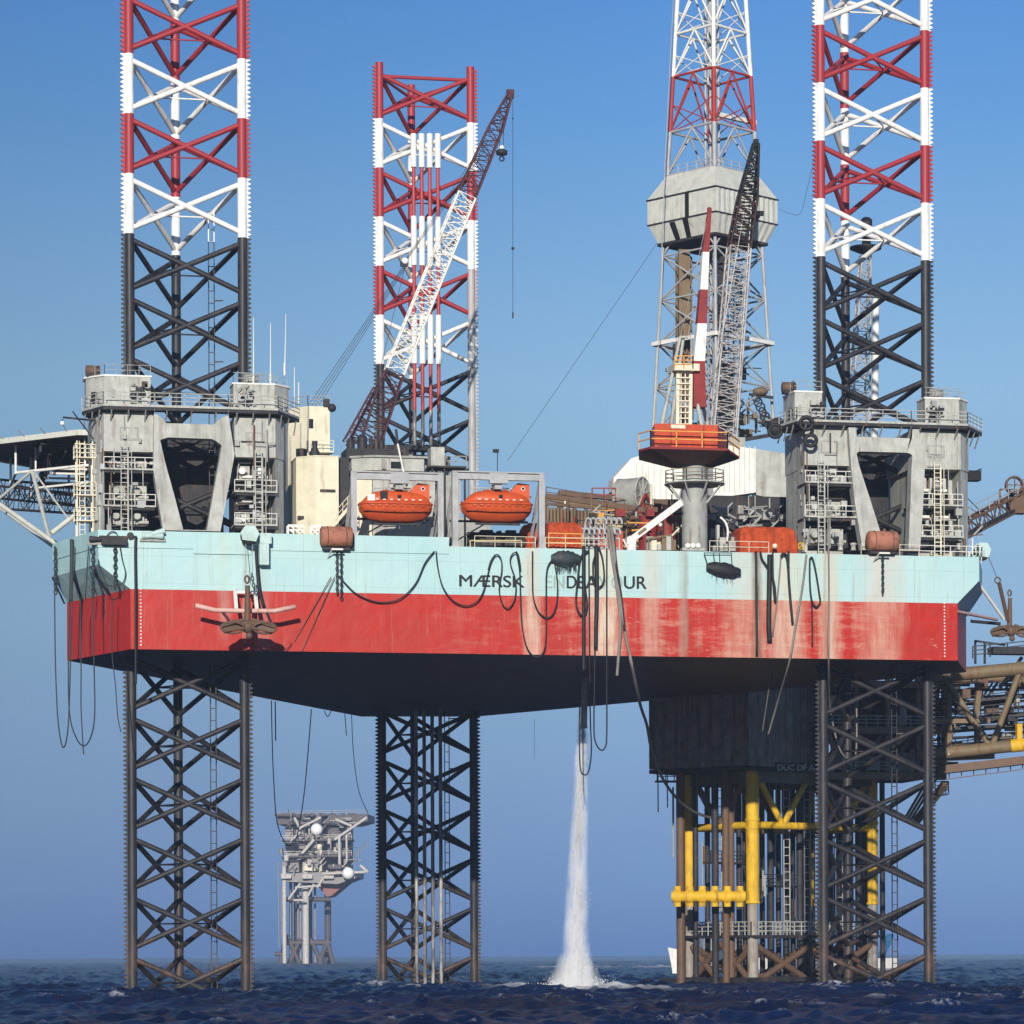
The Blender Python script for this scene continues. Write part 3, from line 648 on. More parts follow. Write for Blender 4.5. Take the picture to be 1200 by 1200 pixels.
# black lamp box on the far side of the starboard frame
q = P(1140, 558, -3); b = MB(); b.box(q, (1.4, 1.2, 1.0)); b.beam(q+Vector((-.5, 0, 0)), q+Vector((-1.6, .3, .1)), .12); b.beam(q+Vector((.3, 0, .5)), q+Vector((.9, 0, .75)), .15)
grounded(b, 'floodlight', 'black floodlight box on a bracket at the outer edge of the tyre-hung jacking frame', 'floodlight', BLACK)

# ================================================================== HELICOPTER DECK
zc = Z(506, 15, 120); hc = Vector((U(142, 515, 28), 28.0, zc)); hr = 14.2
t = thing('helideck', 'white edged helicopter deck on truss struts beyond the hull end', 'helideck', (hc.x, hc.y, zc-9))
oc = [(hc.x+hr*math.cos(math.pi/8+i*math.pi/4), hc.y+hr*math.sin(math.pi/8+i*math.pi/4)) for i in range(8)]
b = MB(); b.plan(oc, zc-.35, zc); b.build('landing_deck', t, DARK)
b = MB(); oo = [(hc.x+(hr+.35)*math.cos(math.pi/8+i*math.pi/4), hc.y+(hr+.35)*math.sin(math.pi/8+i*math.pi/4)) for i in range(8)]
for i in range(8):
    p, q = oo[i], oo[(i+1) % 8]; b.beam((*p, zc-.2), (*q, zc-.2), .3, .55)
b.build('deck_edge', t, CLAD)
b = MB().mat(WHITE)
for dz, rr, r_ in ((-3.2, .86, .16), (-4.6, .70, .13)):
    for i in range(8):
        a0, a1 = math.pi/8+i*math.pi/4, math.pi/8+(i+1)*math.pi/4
        p = Vector((hc.x+hr*rr*math.cos(a0), hc.y+hr*rr*math.sin(a0), zc+dz)); q = Vector((hc.x+hr*rr*math.cos(a1), hc.y+hr*rr*math.sin(a1), zc+dz))
        b.tube(p, q, r_, n=8); b.tube(p, (p.x, p.y, zc-.3), r_*.8, n=8)
for yy in (-7, -3.5, 0, 3.5, 7):
    b.tube((hc.x-8, hc.y+yy, zc-3.0), (hc.x+8, hc.y+yy, zc-3.0), .13, n=6)
b.mat(DARK)
for yy in np.linspace(-9, 9, 10): b.beam((hc.x-9, hc.y+yy, zc-.6), (hc.x+9, hc.y+yy, zc-.6), .25, .5)
for xx in np.linspace(-9, 9, 8): b.beam((hc.x+xx, hc.y-8.5, zc-1.2), (hc.x+xx, hc.y+8.5, zc-1.2), .22, .6); 
for xx in (-8, -4, 0, 4, 8): b.lattice((hc.x+xx, hc.y-7.5, zc-2.3), (hc.x+xx, hc.y+7.5, zc-2.3), .2, .2, 8, .07, .05, 1.4, 1.4, (1, 0, 0))
b.build('under_truss', t)
b = MB()
for p_, q_, r_ in (((-20, 577, 12), (75, 644, 2), .24), ((-10, 588, 20), (62, 640, 6), .2), ((-5, 588, 12), (36, 553, 19), .15), ((38, 553, 19), (57, 627, 5), .2), ((60, 625, 1), (97, 597, 2), .25), ((40, 553, 19), (83, 612, 8), .10), ((-40, 553, 20), (-20, 577, 12), .2)):
    b.tube(P(*p_), P(*q_), r_, n=10)
b.build('support_strut', t, CLAD)
b = MB(); b.lattice(P(-10, 582, 34), P(110, 592, 28), 1.2, 1.2, 10, .09, .06, 2.4, 2.0); b.lattice(P(-10, 572, 38), P(110, 584, 32), 1.2, 1.2, 10, .09, .06, 2, 2); b.build('bracing', t, DARK)
b = MB()
for i in range(8):
    p, q = Vector((*oo[i], zc)), Vector((*oo[(i+1) % 8], zc)); m_ = 4
    for k in range(m_):
        f = (k+.5)/m_; c = p.lerp(q, f); o_ = (c-hc).normalized()*1.1; b.beam(c+Vector((0, 0, -.1)), c+Vector((o_.x, o_.y, .55)), .07)
b.build('safety_net_frame', t, GREYD)
# stair tower beside it, against the frame
q0, q1 = P(90, 560, -2), P(105, 500, -2)
t = thing('stair_tower', 'cream caged stair tower between the helicopter deck and grey casing', 'stair tower', (q0.x+.7, -1.5, ZD))
b = MB(); zt1, zt0 = Z(517, -2, 95), ZD
for sx in (0, 1.5):
    for sy in (-2.3, -.8): b.beam((q0.x+sx, sy, zt0), (q0.x+sx, sy, zt1), .12)
b.build('frame', t, CREAM)
for py in (536, 580, 610):
    b = MB(); z_ = Z(py, -2, 95); b.mm((q0.x-.2, -2.5, z_-.1), (q0.x+1.8, -.6, z_)); b.rail([(q0.x+1.8, -2.5, z_), (q0.x-.2, -2.5, z_), (q0.x-.2, -.6, z_)], 1.2, .035, .5, 3); b.build('landing', t, CREAM)
b = MB(); b.ladder((q0.x+.5, -2.1, zt0), (q0.x+.5, -2.1, zt1), .5, .04); b.build('ladder', t, CREAM)
# lamp bracket by the helideck
q = P(73, 496, -4); b = MB().mat(DARK); b.beam(P(74, 489, -4), P(112, 493, -3), .16); b.beam(P(85, 482, -4), P(110, 515, -3.5), .10); b.tube(P(73, 491, -4), q, .05); b.mat(SPHERE); b.sphere(q, .22)
grounded(b, 'lamp', 'white globe lamp on a dark bracket above the helicopter deck edge', 'lamp')
# whip antennas on the port frame
for i, (px, y0, y1, nn) in enumerate(((317, 378, 452, 0), (333.5, 368, 440, 4), (297, 372, 455, -3))):
    b = MB(); a, c = P(px, y1, nn), P(px+(1.5 if i == 1 else 0), y0, nn); b.tube(a, c, .07, .035, 6); b.tube(a, a+Vector((0, 0, 1.2)), .12, n=6)
    grounded(b, 'whip_antenna', ['white whip antenna standing just outside the leg rack', 'tallest white whip antenna at the corner of the walkway', 'thin whip antenna close against the rack of the leg'][i], 'antenna', WHITE, 'whip antennas by the jacking frame')

# ================================================================== HOUSES
def xb(px0, px1, n, py=600): return U(px0, py, n), U(px1, py, n)
# cream ventilation house with a corner facing the viewer
n = -.5; t = thing('ventilation_house', 'plain cream steel house with a grille, beside the grey jacking frame', 'deck house', (U(376, 600, n), n+2, ZD))
x0, xm, x1 = U(347.5, 600, n+1.3), U(370, 600, n), U(397, 600, n); b = MB()
b.plan([(x0, n+1.5), (xm, n), (x1, n), (x1, n+5), (x0, n+5)], ZD-.02, Z(535, n, 376)); b.build('wall', t, CREAM)
b = MB(); b.plan([(x0-.05, n+1.45), (xm, n-.06), (x1+.06, n-.06), (x1+.06, n+5), (x0-.05, n+5)], Z(535, n, 376)+.003, Z(534, n, 376)+.03); b.build('roof', t, CREAM)
for a, c, y_, nn in ((375, 393, 575, n),):
    b = MB(); b.mm((U(a, y_, nn), nn-.06, Z(577, nn, 384)), (U(c, y_, nn), nn+.02, Z(573.5, nn, 384))); b.build('grille', t, DARK)
b = MB(); b.mm((U(349, 605, n+1), n+.9, Z(607, n, 350)), (U(359, 605, n), n+1.3, Z(603, n, 350))); b.build('grille', t, DARK)
b = MB().mat(DARK); b.plan([(x1+.2, n+1.2), (U(409, 600, n+1.2), n+1.2), (U(409, 600, n+1.2), n+5), (x1+.2, n+5)], ZD-.02, Z(534, n, 400)); b.build('duct', t, DARK)
b = MB(); b.lathe((U(372, 530, n), n+1.8, Z(533, n, 372)), [(.5, 0), (.5, .5), (.25, 1.0), (.3, 1.6)], 10); b.lathe((U(357, 530, n), n+2.2, Z(533, n, 357)), [(.55, 0), (.55, .9)], 4); b.build('vent_cowl', t, DARK)
# tower house behind
n = 22; t = thing('accommodation_tower', 'cream accommodation tower with railed roof standing behind the plain steel house', 'deck house', (U(367, 600, n), n+3, ZD))
x0, xm, x1 = U(338, 500, n+2), U(361, 500, n), U(386.5, 500, n); zt = Z(476, n, 370)
b = MB(); b.plan([(x0, n+2.2), (xm, n), (x1, n), (x1, n+8), (x0, n+8)], ZD-.02, zt); b.build('wall', t, CREAM)
b = MB(); b.rail([(x0, n+2.2, zt), (xm, n+.1, zt), (x1, n+.1, zt)], 1.1, .035, 1.2, 3); b.build('roof_railing', t, GREYD)
b = MB(); b.mm((U(362, 490, n), n-.05, Z(502, n, 365)), (U(367, 490, n), n+.02, Z(491, n, 365))); b.build('window', t, GLASS)
for y_ in (474,):
    b = MB(); q = P(389, 478, n); b.sphere(q, .45, 8); b.box(q+Vector((-.6, 0, .5)), (.6, .5, .8)); b.build('searchlight', t, DARK)
b = MB(); b.rail([(xm, n-1.2, Z(530, n, 370)), (x1+.2, n-1.2, Z(530, n, 370))], 1.1, .035, 1.2, 3); b.mm((xm, n-1.3, Z(532, n, 370)), (x1+.2, n, Z(530, n, 370))); b.build('balcony', t, CREAM)
b = MB(); b.tube(P(345, 476, n+2), P(345, 430, n+2), .05); b.tube(P(350, 476, n+3), P(350, 448, n+3), .06); b.build('antenna', t, WHITE)
# wheelhouse block behind the first lifeboat
n = 2.5; t = thing('wheelhouse', 'grey wheelhouse block behind the first lifeboat, dark exhausts on its roof', 'deck house', (U(460, 600, n), n+3, ZD))
za, zb_ = Z(551, n, 440), Z(536, n, 440); x0, x1 = xb(414, 500, n)
b = MB(); b.plan([(x0, n+1), (U(437, 560, n), n), (U(497, 560, n), n), (U(497, 560, n), n+7), (x0, n+7)], za, zb_); b.build('wall', t, GREY)
b = MB(); b.plan([(x0-.2, n+.9), (U(437, 560, n), n-.25), (U(501, 560, n), n-.25), (U(501, 560, n), n+7), (x0-.2, n+7)], zb_+.003, zb_+.2); b.build('roof', t, GREYD)
b = MB(); b.mm((U(458, 545, n), n-.05, Z(549, n, 460)), (U(470, 545, n), n+.02, Z(541, n, 460))); b.build('window', t, GLASS)
b = MB(); b.mm((U(447, 545, n), n-.3, Z(550, n, 450)), (U(452, 545, n), n+.02, Z(538, n, 450))); b.build('door', t, GREYD)
n = 3.4; b = MB(); b.plan([(U(403, 600, n), n), (U(436, 600, n), n), (U(436, 600, n), n+5), (U(403, 600, n), n+5)], ZD-.02, Z(559, n, 420)); b.build('lower_wall', t, CREAM)
b = MB(); b.plan([(U(437, 600, n), n), (U(510, 600, n), n), (U(510, 600, n), n+5), (U(437, 600, n), n+5)], ZD-.02, Z(561, n, 470)); b.build('lower_wall', t, GREY)
b = MB(); b.mm((U(404, 560, n), n-.04, Z(561, n, 410)+.2), (U(437, 560, n), n+3, za-.003)); b.build('window_band', t, DARK)
b = MB().mat(DARK); nn = 6
for px, y0_, r_ in ((411, 516, .42), (424.5, 512, .5), (435, 515, .22), (441, 517, .28), (447, 518, .3)):
    u_ = U(px, 530, nn); zz = Z(y0_, nn, px); b.lathe((u_, nn, zb_+.2), [(r_, 0), (r_, zz-zb_-.5), (r_*.95, zz-zb_-.2), (r_*.5, zz-zb_+.05)], 12)
b.plan([(U(405, 530, nn), nn-.6), (U(478, 530, nn), nn-.6), (U(478, 530, nn), nn+3), (U(405, 530, nn), nn+3)], zb_+.21, Z(527, nn, 440)); b.build('exhaust_stack', t)
b = MB().mat(DARK); b.tube(P(464, 503, 0), P(466, 520, 0), .13); b.mat(WHITE); b.tube(P(466, 520, 0), P(473, 553, 0), .1); b.build('mast', t)
# grey box house between the davits
n = 8; t = thing('deck_locker', 'grey box-shaped locker on a raised platform between the lifeboat davits', 'deck house', (U(516, 600, n), n, ZD))
b = MB(); b.mm((U(505, 540, n), n, Z(546, n, 515)), (U(521, 540, n), n+2, Z(524, n, 515))); b.build('body', t, GREY)
b = MB().mat(DARK); b.mm((U(503, 540, n), n-.3, Z(548, n, 515)), (U(546, 540, n), n+2.4, Z(546, n, 515)-.003))
for px in (506, 520, 544): b.mm((U(px, 560, n), n, ZD), (U(px+2, 560, n), n+.3, Z(548, n, 515)))
b.mat(GREYD); b.mm((U(522, 560, n), n+.5, ZD), (U(541, 560, n), n+2, Z(556, n, 515))); b.build('stand', t)
b = MB(); b.rail([(U(521.5, 545, n), n-.2, Z(546, n, 515)), (U(546, 545, n), n-.2, Z(546, n, 515))], 1.0, .04, 1); b.build('railing', t, GREYD)
# stair with white rails
t = thing('stairway', 'white steel stairway climbing from the deck beside the first lifeboat', 'stairs', P(386, 622, -2.5))
b = MB(); p, q = P(385, 622, -2.5), P(413, 590, -2.5)
for off in (0, .8): b.beam(p+Vector((0, off, 0)), q+Vector((0, off, 0)), .12, .3)
for k in range(11): b.box(p.lerp(q, (k+.5)/11)+Vector((0, .4, 0)), (.32, .8, .05))
b.build('flight', t, CREAM); b = MB()
for h in (.6, 1.15): b.beam(p+Vector((0, 0, h)), q+Vector((0, 0, h)), .06)
for k in range(6): c = p.lerp(q, k/5); b.beam(c, c+Vector((0, 0, 1.15)), .06)
b.build('handrail', t, CREAM)
# white pallet cages on deck
for i, (px, lab) in enumerate(((338, 'white open pallet cage beside the foot of the grey jacking frame'), (365, 'white open pallet cage in front of the plain steel house'))):
    b = MB(); q = P(px, 625, -6.2); 
    for z_ in (.1, 1.0, 1.5, 1.95): b.beam((q.x, q.y, ZD+z_), (q.x+1.5, q.y, ZD+z_), .13); b.beam((q.x, q.y+1, ZD+z_), (q.x+1.5, q.y+1, ZD+z_), .13)
    for a in (0, .5, 1, 1.5): b.beam((q.x+a, q.y, ZD), (q.x+a, q.y, ZD+2.0), .1); b.beam((q.x+a, q.y+1, ZD), (q.x+a, q.y+1, ZD+2.0), .1)
    grounded(b, 'pallet_cage', lab, 'cage', WHITE, 'pallet cages on deck')

# ================================================================== LIFEBOATS AND DAVITS
def loft(b, secs, closed=True, smooth=True):
    n = len(secs[0]); vs = [p for s in secs for p in s]
    fs = [(i*n+j, i*n+j+1, (i+1)*n+j+1, (i+1)*n+j) for i in range(len(secs)-1) for j in range(n-1)]
    if closed: fs += [(i*n+n-1, i*n, (i+1)*n, (i+1)*n+n-1) for i in range(len(secs)-1)]
    b.add(vs, fs, smooth); b.add(vs, [tuple(range(n)), tuple(range((len(secs)-1)*n, len(secs)*n))]); return b
def lifeboat(px0, px1, label):
    n = -5.9; u0, u1 = U(px0, 590, n), U(px1, 590, n); Lb = u1-u0; zg = Z(589, n, px0); zk = Z(612, n, px0); zc_ = Z(575, n, px0); zt = Z(567, n, px0)
    t = thing('lifeboat', label, 'lifeboat', ((u0+u1)/2, n, zk), 'enclosed lifeboats')
    prof = [(0, .40), (.04, .70), (.12, .92), (.3, 1.02), (.5, 1.05), (.7, 1.03), (.88, .94), (.96, .76), (1, .48)]
    W = 1.32; secs = []
    for f, wf in prof:
        keel = zg-(zg-zk)*min(1, (.52+3.0*min(f, 1-f)) if f not in (0, 1) else .46); sec = []
        if .25 < f < .8: keel = max(zk, keel)
        for yy, zz in ((1, zg), (1.05, zg-.18), (1.0, zg-.55), (.82, zg-(zg-keel)*.55), (.45, zg-(zg-keel)*.9), (0, keel), (-.45, zg-(zg-keel)*.9), (-.82, zg-(zg-keel)*.55), (-1.0, zg-.55), (-1.05, zg-.18), (-1, zg)):
            sec.append((u0+f*Lb, n+yy*W*wf, max(zz, keel)))
        secs.append(sec)
    b = MB(); loft(b, secs); hu = b.build('boat_hull', t, ORANGE)
    b = MB(); pts = [(u0+f*Lb, n-1.06*W*wf, zg-.15) for f, wf in prof]; b.path(smoothp(pts, 3), .11, 6); b.path(smoothp([(p[0], 2*n-p[1], p[2]) for p in pts], 3), .11, 6); b.build('rubbing_strake', t, ORANGE)
    b = MB(); pts = [(u0+f*Lb, n-.97*W*wf, zg-.78-.15*math.sin(f*3.14)) for f, wf in prof[1:-1]]; b.path(smoothp(pts, 3), .12, 6); b.build('bilge_fender', hu, DARK if False else TARP)
    secs = []
    for f, wf, h in ((.03, .35, .1), (.10, .66, .55), (.2, .85, .9), (.32, .93, 1), (.5, .95, 1.0), (.7, .92, .97), (.85, .8, .82), (.93, .62, .55), (.985, .4, .12)):
        H = (zc_-zg)*h
        secs.append([(u0+f*Lb, n+yy*W*wf, zg+.003+zz*H) for yy, zz in ((1, 0), (.93, .45), (.75, .82), (.4, .98), (0, 1.02), (-.4, .98), (-.75, .82), (-.93, .45), (-1, 0))])
    b = MB(); loft(b, secs); cp = b.build('canopy', t, ORANGE)
    x0_, x1_ = u0+.66*Lb, u0+.965*Lb; b = MB()
    b.prism([(x0_, n-.62, zc_-.35), (x1_, n-.62, zg+.35), (x1_-.02, n-.62, zt-.0), (x1_-1.15, n-.62, zt+.12), (x1_-1.6, n-.62, zc_+.30)], (0, 1.24, 0)); tw = b.build('steering_tower', t, ORANGE)
    b = MB().mat(SPHERE); b.lathe((x1_-.66, n-.64, zt-.42), [(.19, -.02), (.19, .02)], 16, 'Y'); b.mat(GLASS); b.lathe((x1_-.66, n-.665, zt-.42), [(.14, -.02), (.14, .02)], 14, 'Y'); b.build('porthole', tw)
    for k in range(7):                                    # row of white reflective patches
        f = .22+.1*k; b = MB(); b.box((u0+f*Lb, n-W*.935-.03, zg+.20), (.26, .12, .10)); b.build('reflector', t, WHITE)
    b = MB(); b.box((u0+.53*Lb, n-W*.9, zg+.52), (.36, .22, .3)); b.build('window', t, GLASS)
    b = MB()                                              # grab line in bights, hatch seams, skeg
    for k in range(8):
        f0, f1 = .10+.1*k, .20+.1*k; b.path(smoothp([(u0+f0*Lb, n-W*1.10, zg-.22), (u0+(f0+f1)/2*Lb, n-W*1.12, zg-.48), (u0+f1*Lb, n-W*1.10, zg-.22)], 4), .022, 4)
    b.build('grab_line', t, TARP)
    b = MB(); b.mm((u0+.2*Lb, n-.12, zk-.02), (u0+.84*Lb, n+.12, zk-.2)); b.lathe((u0+.9*Lb, n, zk+.25), [(.28, -.12), (.28, .12)], 12, 'X'); b.build('keel', t, DARK)
    b = MB()
    for f in (.36, .62): b.box((u0+f*Lb, n-.25, zc_+.03), (.62, .6, .12))
    b.build('hatch', t, TARP)
    b = MB().mat(STEEL); b.path(smoothp([(u0+.2*Lb, n-.6, zc_+.1), (u0+.35*Lb, n-.8, zc_+.25), (u0+.62*Lb, n-.75, zc_+.22)], 4), .03, 5)
    for f in (.4, .46, .55): b.box((u0+f*Lb, n, zc_+.18), (.22, .5, .35))
    b.build('roof_fittings', t)
    return t, u0, Lb, zg, zc_, n, W
lb1 = lifeboat(421, 505, 'orange enclosed lifeboat with a dark open hatch, beside the plain steel house')
t, u0, Lb, zg, zc_, n, W = lb1
b = MB(); b.box((u0+.315*Lb, n-W*.9, zg+.62), (.68, .3, .72)); b.build('side_hatch', t, BLACK)
b = MB(); b.box((u0+.15*Lb, n-W*.66, zg+.42), (.72, .3, .62), -.3); b.build('windscreen', t, WHITE)
lb2 = lifeboat(541, 622, 'orange enclosed lifeboat with closed sides, beside the orange tarpaulin cover')
def davit(pa, pb, hx, label):
    n = -7.35; t = thing('lifeboat_davit', label, 'davit', (U((pa+pb)/2, 640, n), n, ZD), 'lifeboat davits')
    xa, xb_ = U(pa, 600, n), U(pb, 600, n); zt = Z(553.5, n, pa)
    for x_ in (xa, xb_):
        b = MB(); b.mm((x_-.28, n-.28, ZD-.02), (x_+.28, n+.28, zt)); b.mm((x_-.08, n-.32, ZD), (x_+.08, n-.2, zt)); b.mm((x_-.42, n-.42, ZD-.02), (x_+.42, n+.42, ZD+.12)); po = b.build('post', t, STEEL)
        b = MB(); b.beam((x_, n+.3, zt-.4), (x_, n+5.6, ZD+1.0), .3); b.beam((x_, n+.2, zt-3), (x_, n+4.2, ZD+.2), .16); b.build('rear_stay', t, STEEL)
    b = MB(); b.mm((xa+.283, n-.25, zt-.66), (xb_-.283, n+.25, zt-.08)); b.mm((xa-.3, n-.36, zt+.003), (xb_+.3, n+.34, zt+.12)); b.build('cross_beam', t, STEEL)
    hx_ = U(hx, 560, n); b = MB(); b.mm((hx_-.9, n-.32, zt-1.0), (hx_+.9, n+.32, zt+.002)); b.mm((hx_-.35, n+.1, zt-1.5), (hx_+.35, n+1.6, zt-.9)); b.lathe((hx_, n+1.4, zt-1.3), [(.4, -.25), (.4, .25)], 14, 'Y'); b.build('hoist_block', t, STEEL)
    b = MB()
    for f in (-2.0, -.4, .4, 2.0): b.tube((hx_+f*.35, n+1.4, zt-1.3), (hx_+f, n+1.5, Z(575, n, pa)+.1), .035, n=5)
    b.beam((hx_-2.4, n+1.5, Z(569, n, pa)), (hx_-.3, n+1.5, zt-1.2), .1); b.beam((hx_+2.4, n+1.5, Z(569, n, pa)), (hx_+.3, n+1.5, zt-1.2), .1); b.build('falls', t, STEEL)
    b = MB(); b.beam((xa+.3, n+5, ZD+3.2), (xb_-.3, n+5, ZD+3.2), .2); b.beam((xa, n+5, ZD+.6), (xb_, n+5, zt-1.5), .14); b.build('cradle', t, DARK)
davit(414.5, 516, 468, 'steel lifeboat davit beside the cream stairway')
davit(533, 634.5, 584, 'steel lifeboat davit beside the orange tarpaulin cover')
b = MB(); q = P(583, 552, -7.2); b.tube(q, q+Vector((0, 0, 1.9)), .04); b.box(q+Vector((-.15, 0, 1.95)), (.55, .3, .32)); grounded(b, 'floodlight', 'small black floodlight on a thin pole over the second lifeboat beam', 'floodlight', BLACK)

# ================================================================== LEG-SIDE CRANE (boom crossing the bow leg)
t = thing('lattice_crane', 'tall crane with white and dark red lattice boom crossing the shorter leg', 'crane', P(430, 560, 34))
BN = 38
def bp_(px, py): return P(px, py, BN)
b = MB(); b.lattice(bp_(424, 528), bp_(462, 437), 3.4, 2.0, 9, .11, .07, 2.2, 1.7, (1, 0, .3)); b.build('boom_foot', t, PURPLE)
b = MB(); b.lattice(bp_(462, 437), bp_(546, 230), 2.0, 2.0, 22, .13, .07, 1.8, 1.8, (1, 0, .3)); b.build('boom_middle', t, WHITE)
b = MB(); b.lattice(bp_(546, 230), bp_(581, 150), 2.0, 1.5, 9, .11, .065, 1.8, 1.5, (1, 0, .3)); b.lattice(bp_(581, 150), bp_(598.5, 108), 1.5, .45, 6, .11, .07, 1.5, .5, (1, 0, .3)); b.box(bp_(598, 110), (.8, .6, .9)); b.build('boom_head', t, PURPLE)
b = MB(); b.lathe(P(430, 530, 36)-Vector((0, 0, 14)), [(1.4, 0), (1.4, 12.5), (2.2, 14)], 18); b.build('pedestal', t, GREYD)
b = MB(); b.box(P(424, 556, 36), (4.5, 4, 3.0)); b.build('cab', t, DARK)
b = MB(); a_, c_ = P(412, 520, 36), P(440, 455, 36); b.lattice(a_, c_, 1.8, .5, 7, .09, .05); b.build('gantry', t, PURPLE)
b = MB()
for k in range(4): b.tube(P(475, 308, 37)+Vector((.12*k, 0, 0)), P(361+4*k, 476, 30), .028, n=5)
for k in range(3): b.tube(P(476, 303, 37)+Vector((.1*k, 0, 0)), bp_(568+4*k, 165), .03, n=5)
b.tube(P(440, 455, 36), P(477, 303, 37), .03, n=5)
b.build('pendant_line', t, DARK)
b = MB().mat(SPHERE); b.sphere(P(474.5, 306, 37), .4, 8); b.mat(DARK); b.box(P(473.5, 309.5, 37), (.8, .4, .5)); b.build('pendant_block', t)
h0 = P(588, 178, BN)
b = MB(); b.tube(P(585, 148, BN), h0+Vector((-.2, 0, .3)), .035, n=5); b.tube(P(590, 136, BN), h0+Vector((.2, 0, .3)), .035, n=5); b.build('hoist_line', t, DARK)
b = MB().mat(DARK); b.lathe(h0, [(.15, -.45), (.62, -.3), (.66, .1), (.3, .3)], 16); b.mat(WHITE); b.sphere(h0+Vector((0, 0, .45)), .3, 8); b.mat(DARK); b.torus(h0+Vector((0, 0, -.75)), .25, .09); b.build('hook_block', t)
b = MB().mat(DARK); b.tube(P(601, 113, BN), P(601, 372, BN), .03, n=5); b.sphere(P(601, 291, BN), .18, 7); b.tube(P(601, 366, BN), P(601, 373, BN), .09, n=6); b.sphere(P(601, 139, BN), .1, 6); b.build('whip_line', t)

# ================================================================== PEDESTAL CRANE
n = -4.2; cu = U(814, 600, n)
t = thing('pedestal_crane', 'pedestal crane with orange red cab, cream mast and striped box boom', 'crane', (cu, n, ZD))
zc0, zc1 = Z(531, n, 814), Z(502, n, 814); pr = 1.28
b = MB(); b.lathe((cu, n, ZD-.02), [(pr, 0), (pr, Z(575, n, 814)-ZD), (pr*.93, Z(566, n, 814)-ZD), (pr*.93, Z(546, n, 814)-ZD), (pr*1.05, Z(541, n, 814)-ZD), (pr*1.7, zc0-ZD-.25)], 28); b.build('pedestal', t, GREYD)
zr = Z(567, n, 814); b = MB(); b.lathe((cu, n, zr-.12), [(3.0, 0), (3.0, .14)], 20, smooth=False)
for k in range(8):
    a_ = k*math.pi/4+.2; b.beam((cu+1.2*math.cos(a_), n+1.2*math.sin(a_), zr-2.0), (cu+2.8*math.cos(a_), n+2.8*math.sin(a_), zr-.12), .13)
b.build('ring_platform', t, GREY)
b = MB(); b.rail([(cu+2.95*math.cos(k*math.pi/6), n+2.95*math.sin(k*math.pi/6), zr) for k in range(13)], 1.2, .035, 1.6, 3); b.build('ring_railing', t, TAN)
lx0, lx1 = U(767, 515, n-2.4), U(841, 515, n-2.4)
b = MB(); b.plan([(lx0, n-2.4), (lx1, n-2.4), (U(853, 515, n+6), n+6), (lx0+1.0, n+3.2)], zc0, zc1); hs = b.build('machinery_house', t, REDCAB)
b = MB(); b.mm((U(786, 505, n-2.4), n-2.46, Z(506.5, n, 790)), (U(803, 505, n-2.4), n-2.39, Z(502, n, 790)-.02)); b.build('nameplate', hs, CREAM)
b = MB(); 
for px in (785.5, 824): b.mm((U(px, 510, n-2.4), n-2.44, zc0+.02), (U(px, 510, n-2.4)+.12, n-2.39, zc1-.05))
b.mm((U(771, 525, n-2.4), n-2.45, Z(528, n, 775)), (U(785, 525, n-2.4), n-2.39, Z(525, n, 775))); b.build('panel_seam', hs, MAROON)
fl = [(U(754, 530, n-3.4), n-1.4), (U(762, 530, n-3.4), n-3.6), (U(852, 530, n-3.4), n-3.6), (U(868, 530, n+1), n+1.5), (U(860, 530, n+1), n+4), (U(760, 530, n), n+4)]
b = MB(); b.plan(fl, zc0-.22, zc0-.003); ce = Vector((cu, n, 0)); lowr = [(cu+(p[0]-cu)*.42, n+(p[1]-n)*.42) for p in fl]
b.build('slewing_platform', t, MAROON); b = MB(); b.add([(p[0], p[1], zc0-.23) for p in fl]+[(p[0], p[1], zc0-1.3) for p in lowr], [(i, (i+1) % 6, 6+(i+1) % 6, 6+i) for i in range(6)]+[(6, 7, 8, 9, 10, 11)]); b.build('underframe', t, M('dark brown underframe paint', (.06, .025, .02), amt=.4))
b = MB(); b.rail([(*fl[0], zc0), (*fl[1], zc0), (*fl[2], zc0), (*fl[3], zc0)], 1.55, .055, 2.9, 2); b.build('platform_railing', t, YELRAIL)
# A-frame, ladder mast and boom
def tp(px, py, d): return P(px, py, n+d)
b = MB()
for px0, px1, d0, d1 in ((775, 797, -1.8, .5), (823, 808, -1.8, .5), (786, 801, 2.5, .8), (830, 812, 2.5, .8)): b.tube(tp(px0, 501, d0), tp(px1, 395 if px1 < 805 else 428, d1), .22, .16, 8)
b.tube(tp(797, 395, .5), tp(806, 395, .5), .15); b.build('a_frame', t, GREY)
b = MB()
for px in (793.5, 808.5): b.beam(tp(px, 499, -1.0), tp(px+.8, 432, -.6), .34)
for k in range(10):
    y_ = 497-k*6.8; b.beam(tp(793.5, y_, -1.0), tp(808.5, y_, -1.0), .12)
for px in (798, 803): b.beam(tp(px, 498, -.8), tp(px, 436, -.8), .1)
b.mm(tuple(tp(790, 433.5, -1.6)), tuple(tp(812, 431.5, 1.0))); mt = b.build('ladder_mast', t, CREAM)
b = MB(); b.rail([tp(790.5, 432, -1.6), tp(812, 432, -1.6), tp(812, 432, .8)], 1.25, .05, 1.0, 3); b.build('mast_railing', mt, YELRAIL)
secs = [(818.5, 478, 1.3, MAROON, 'boom_section'), (818, 424, 1.14, WHITE, 'boom_section'), (821.5, 380, .95, MAROON, 'boom_section'), (824, 340, .78, WHITE, 'boom_section'), (826.5, 296, .66, MAROON, 'boom_section'), (831.3, 247, .36, None, None)]
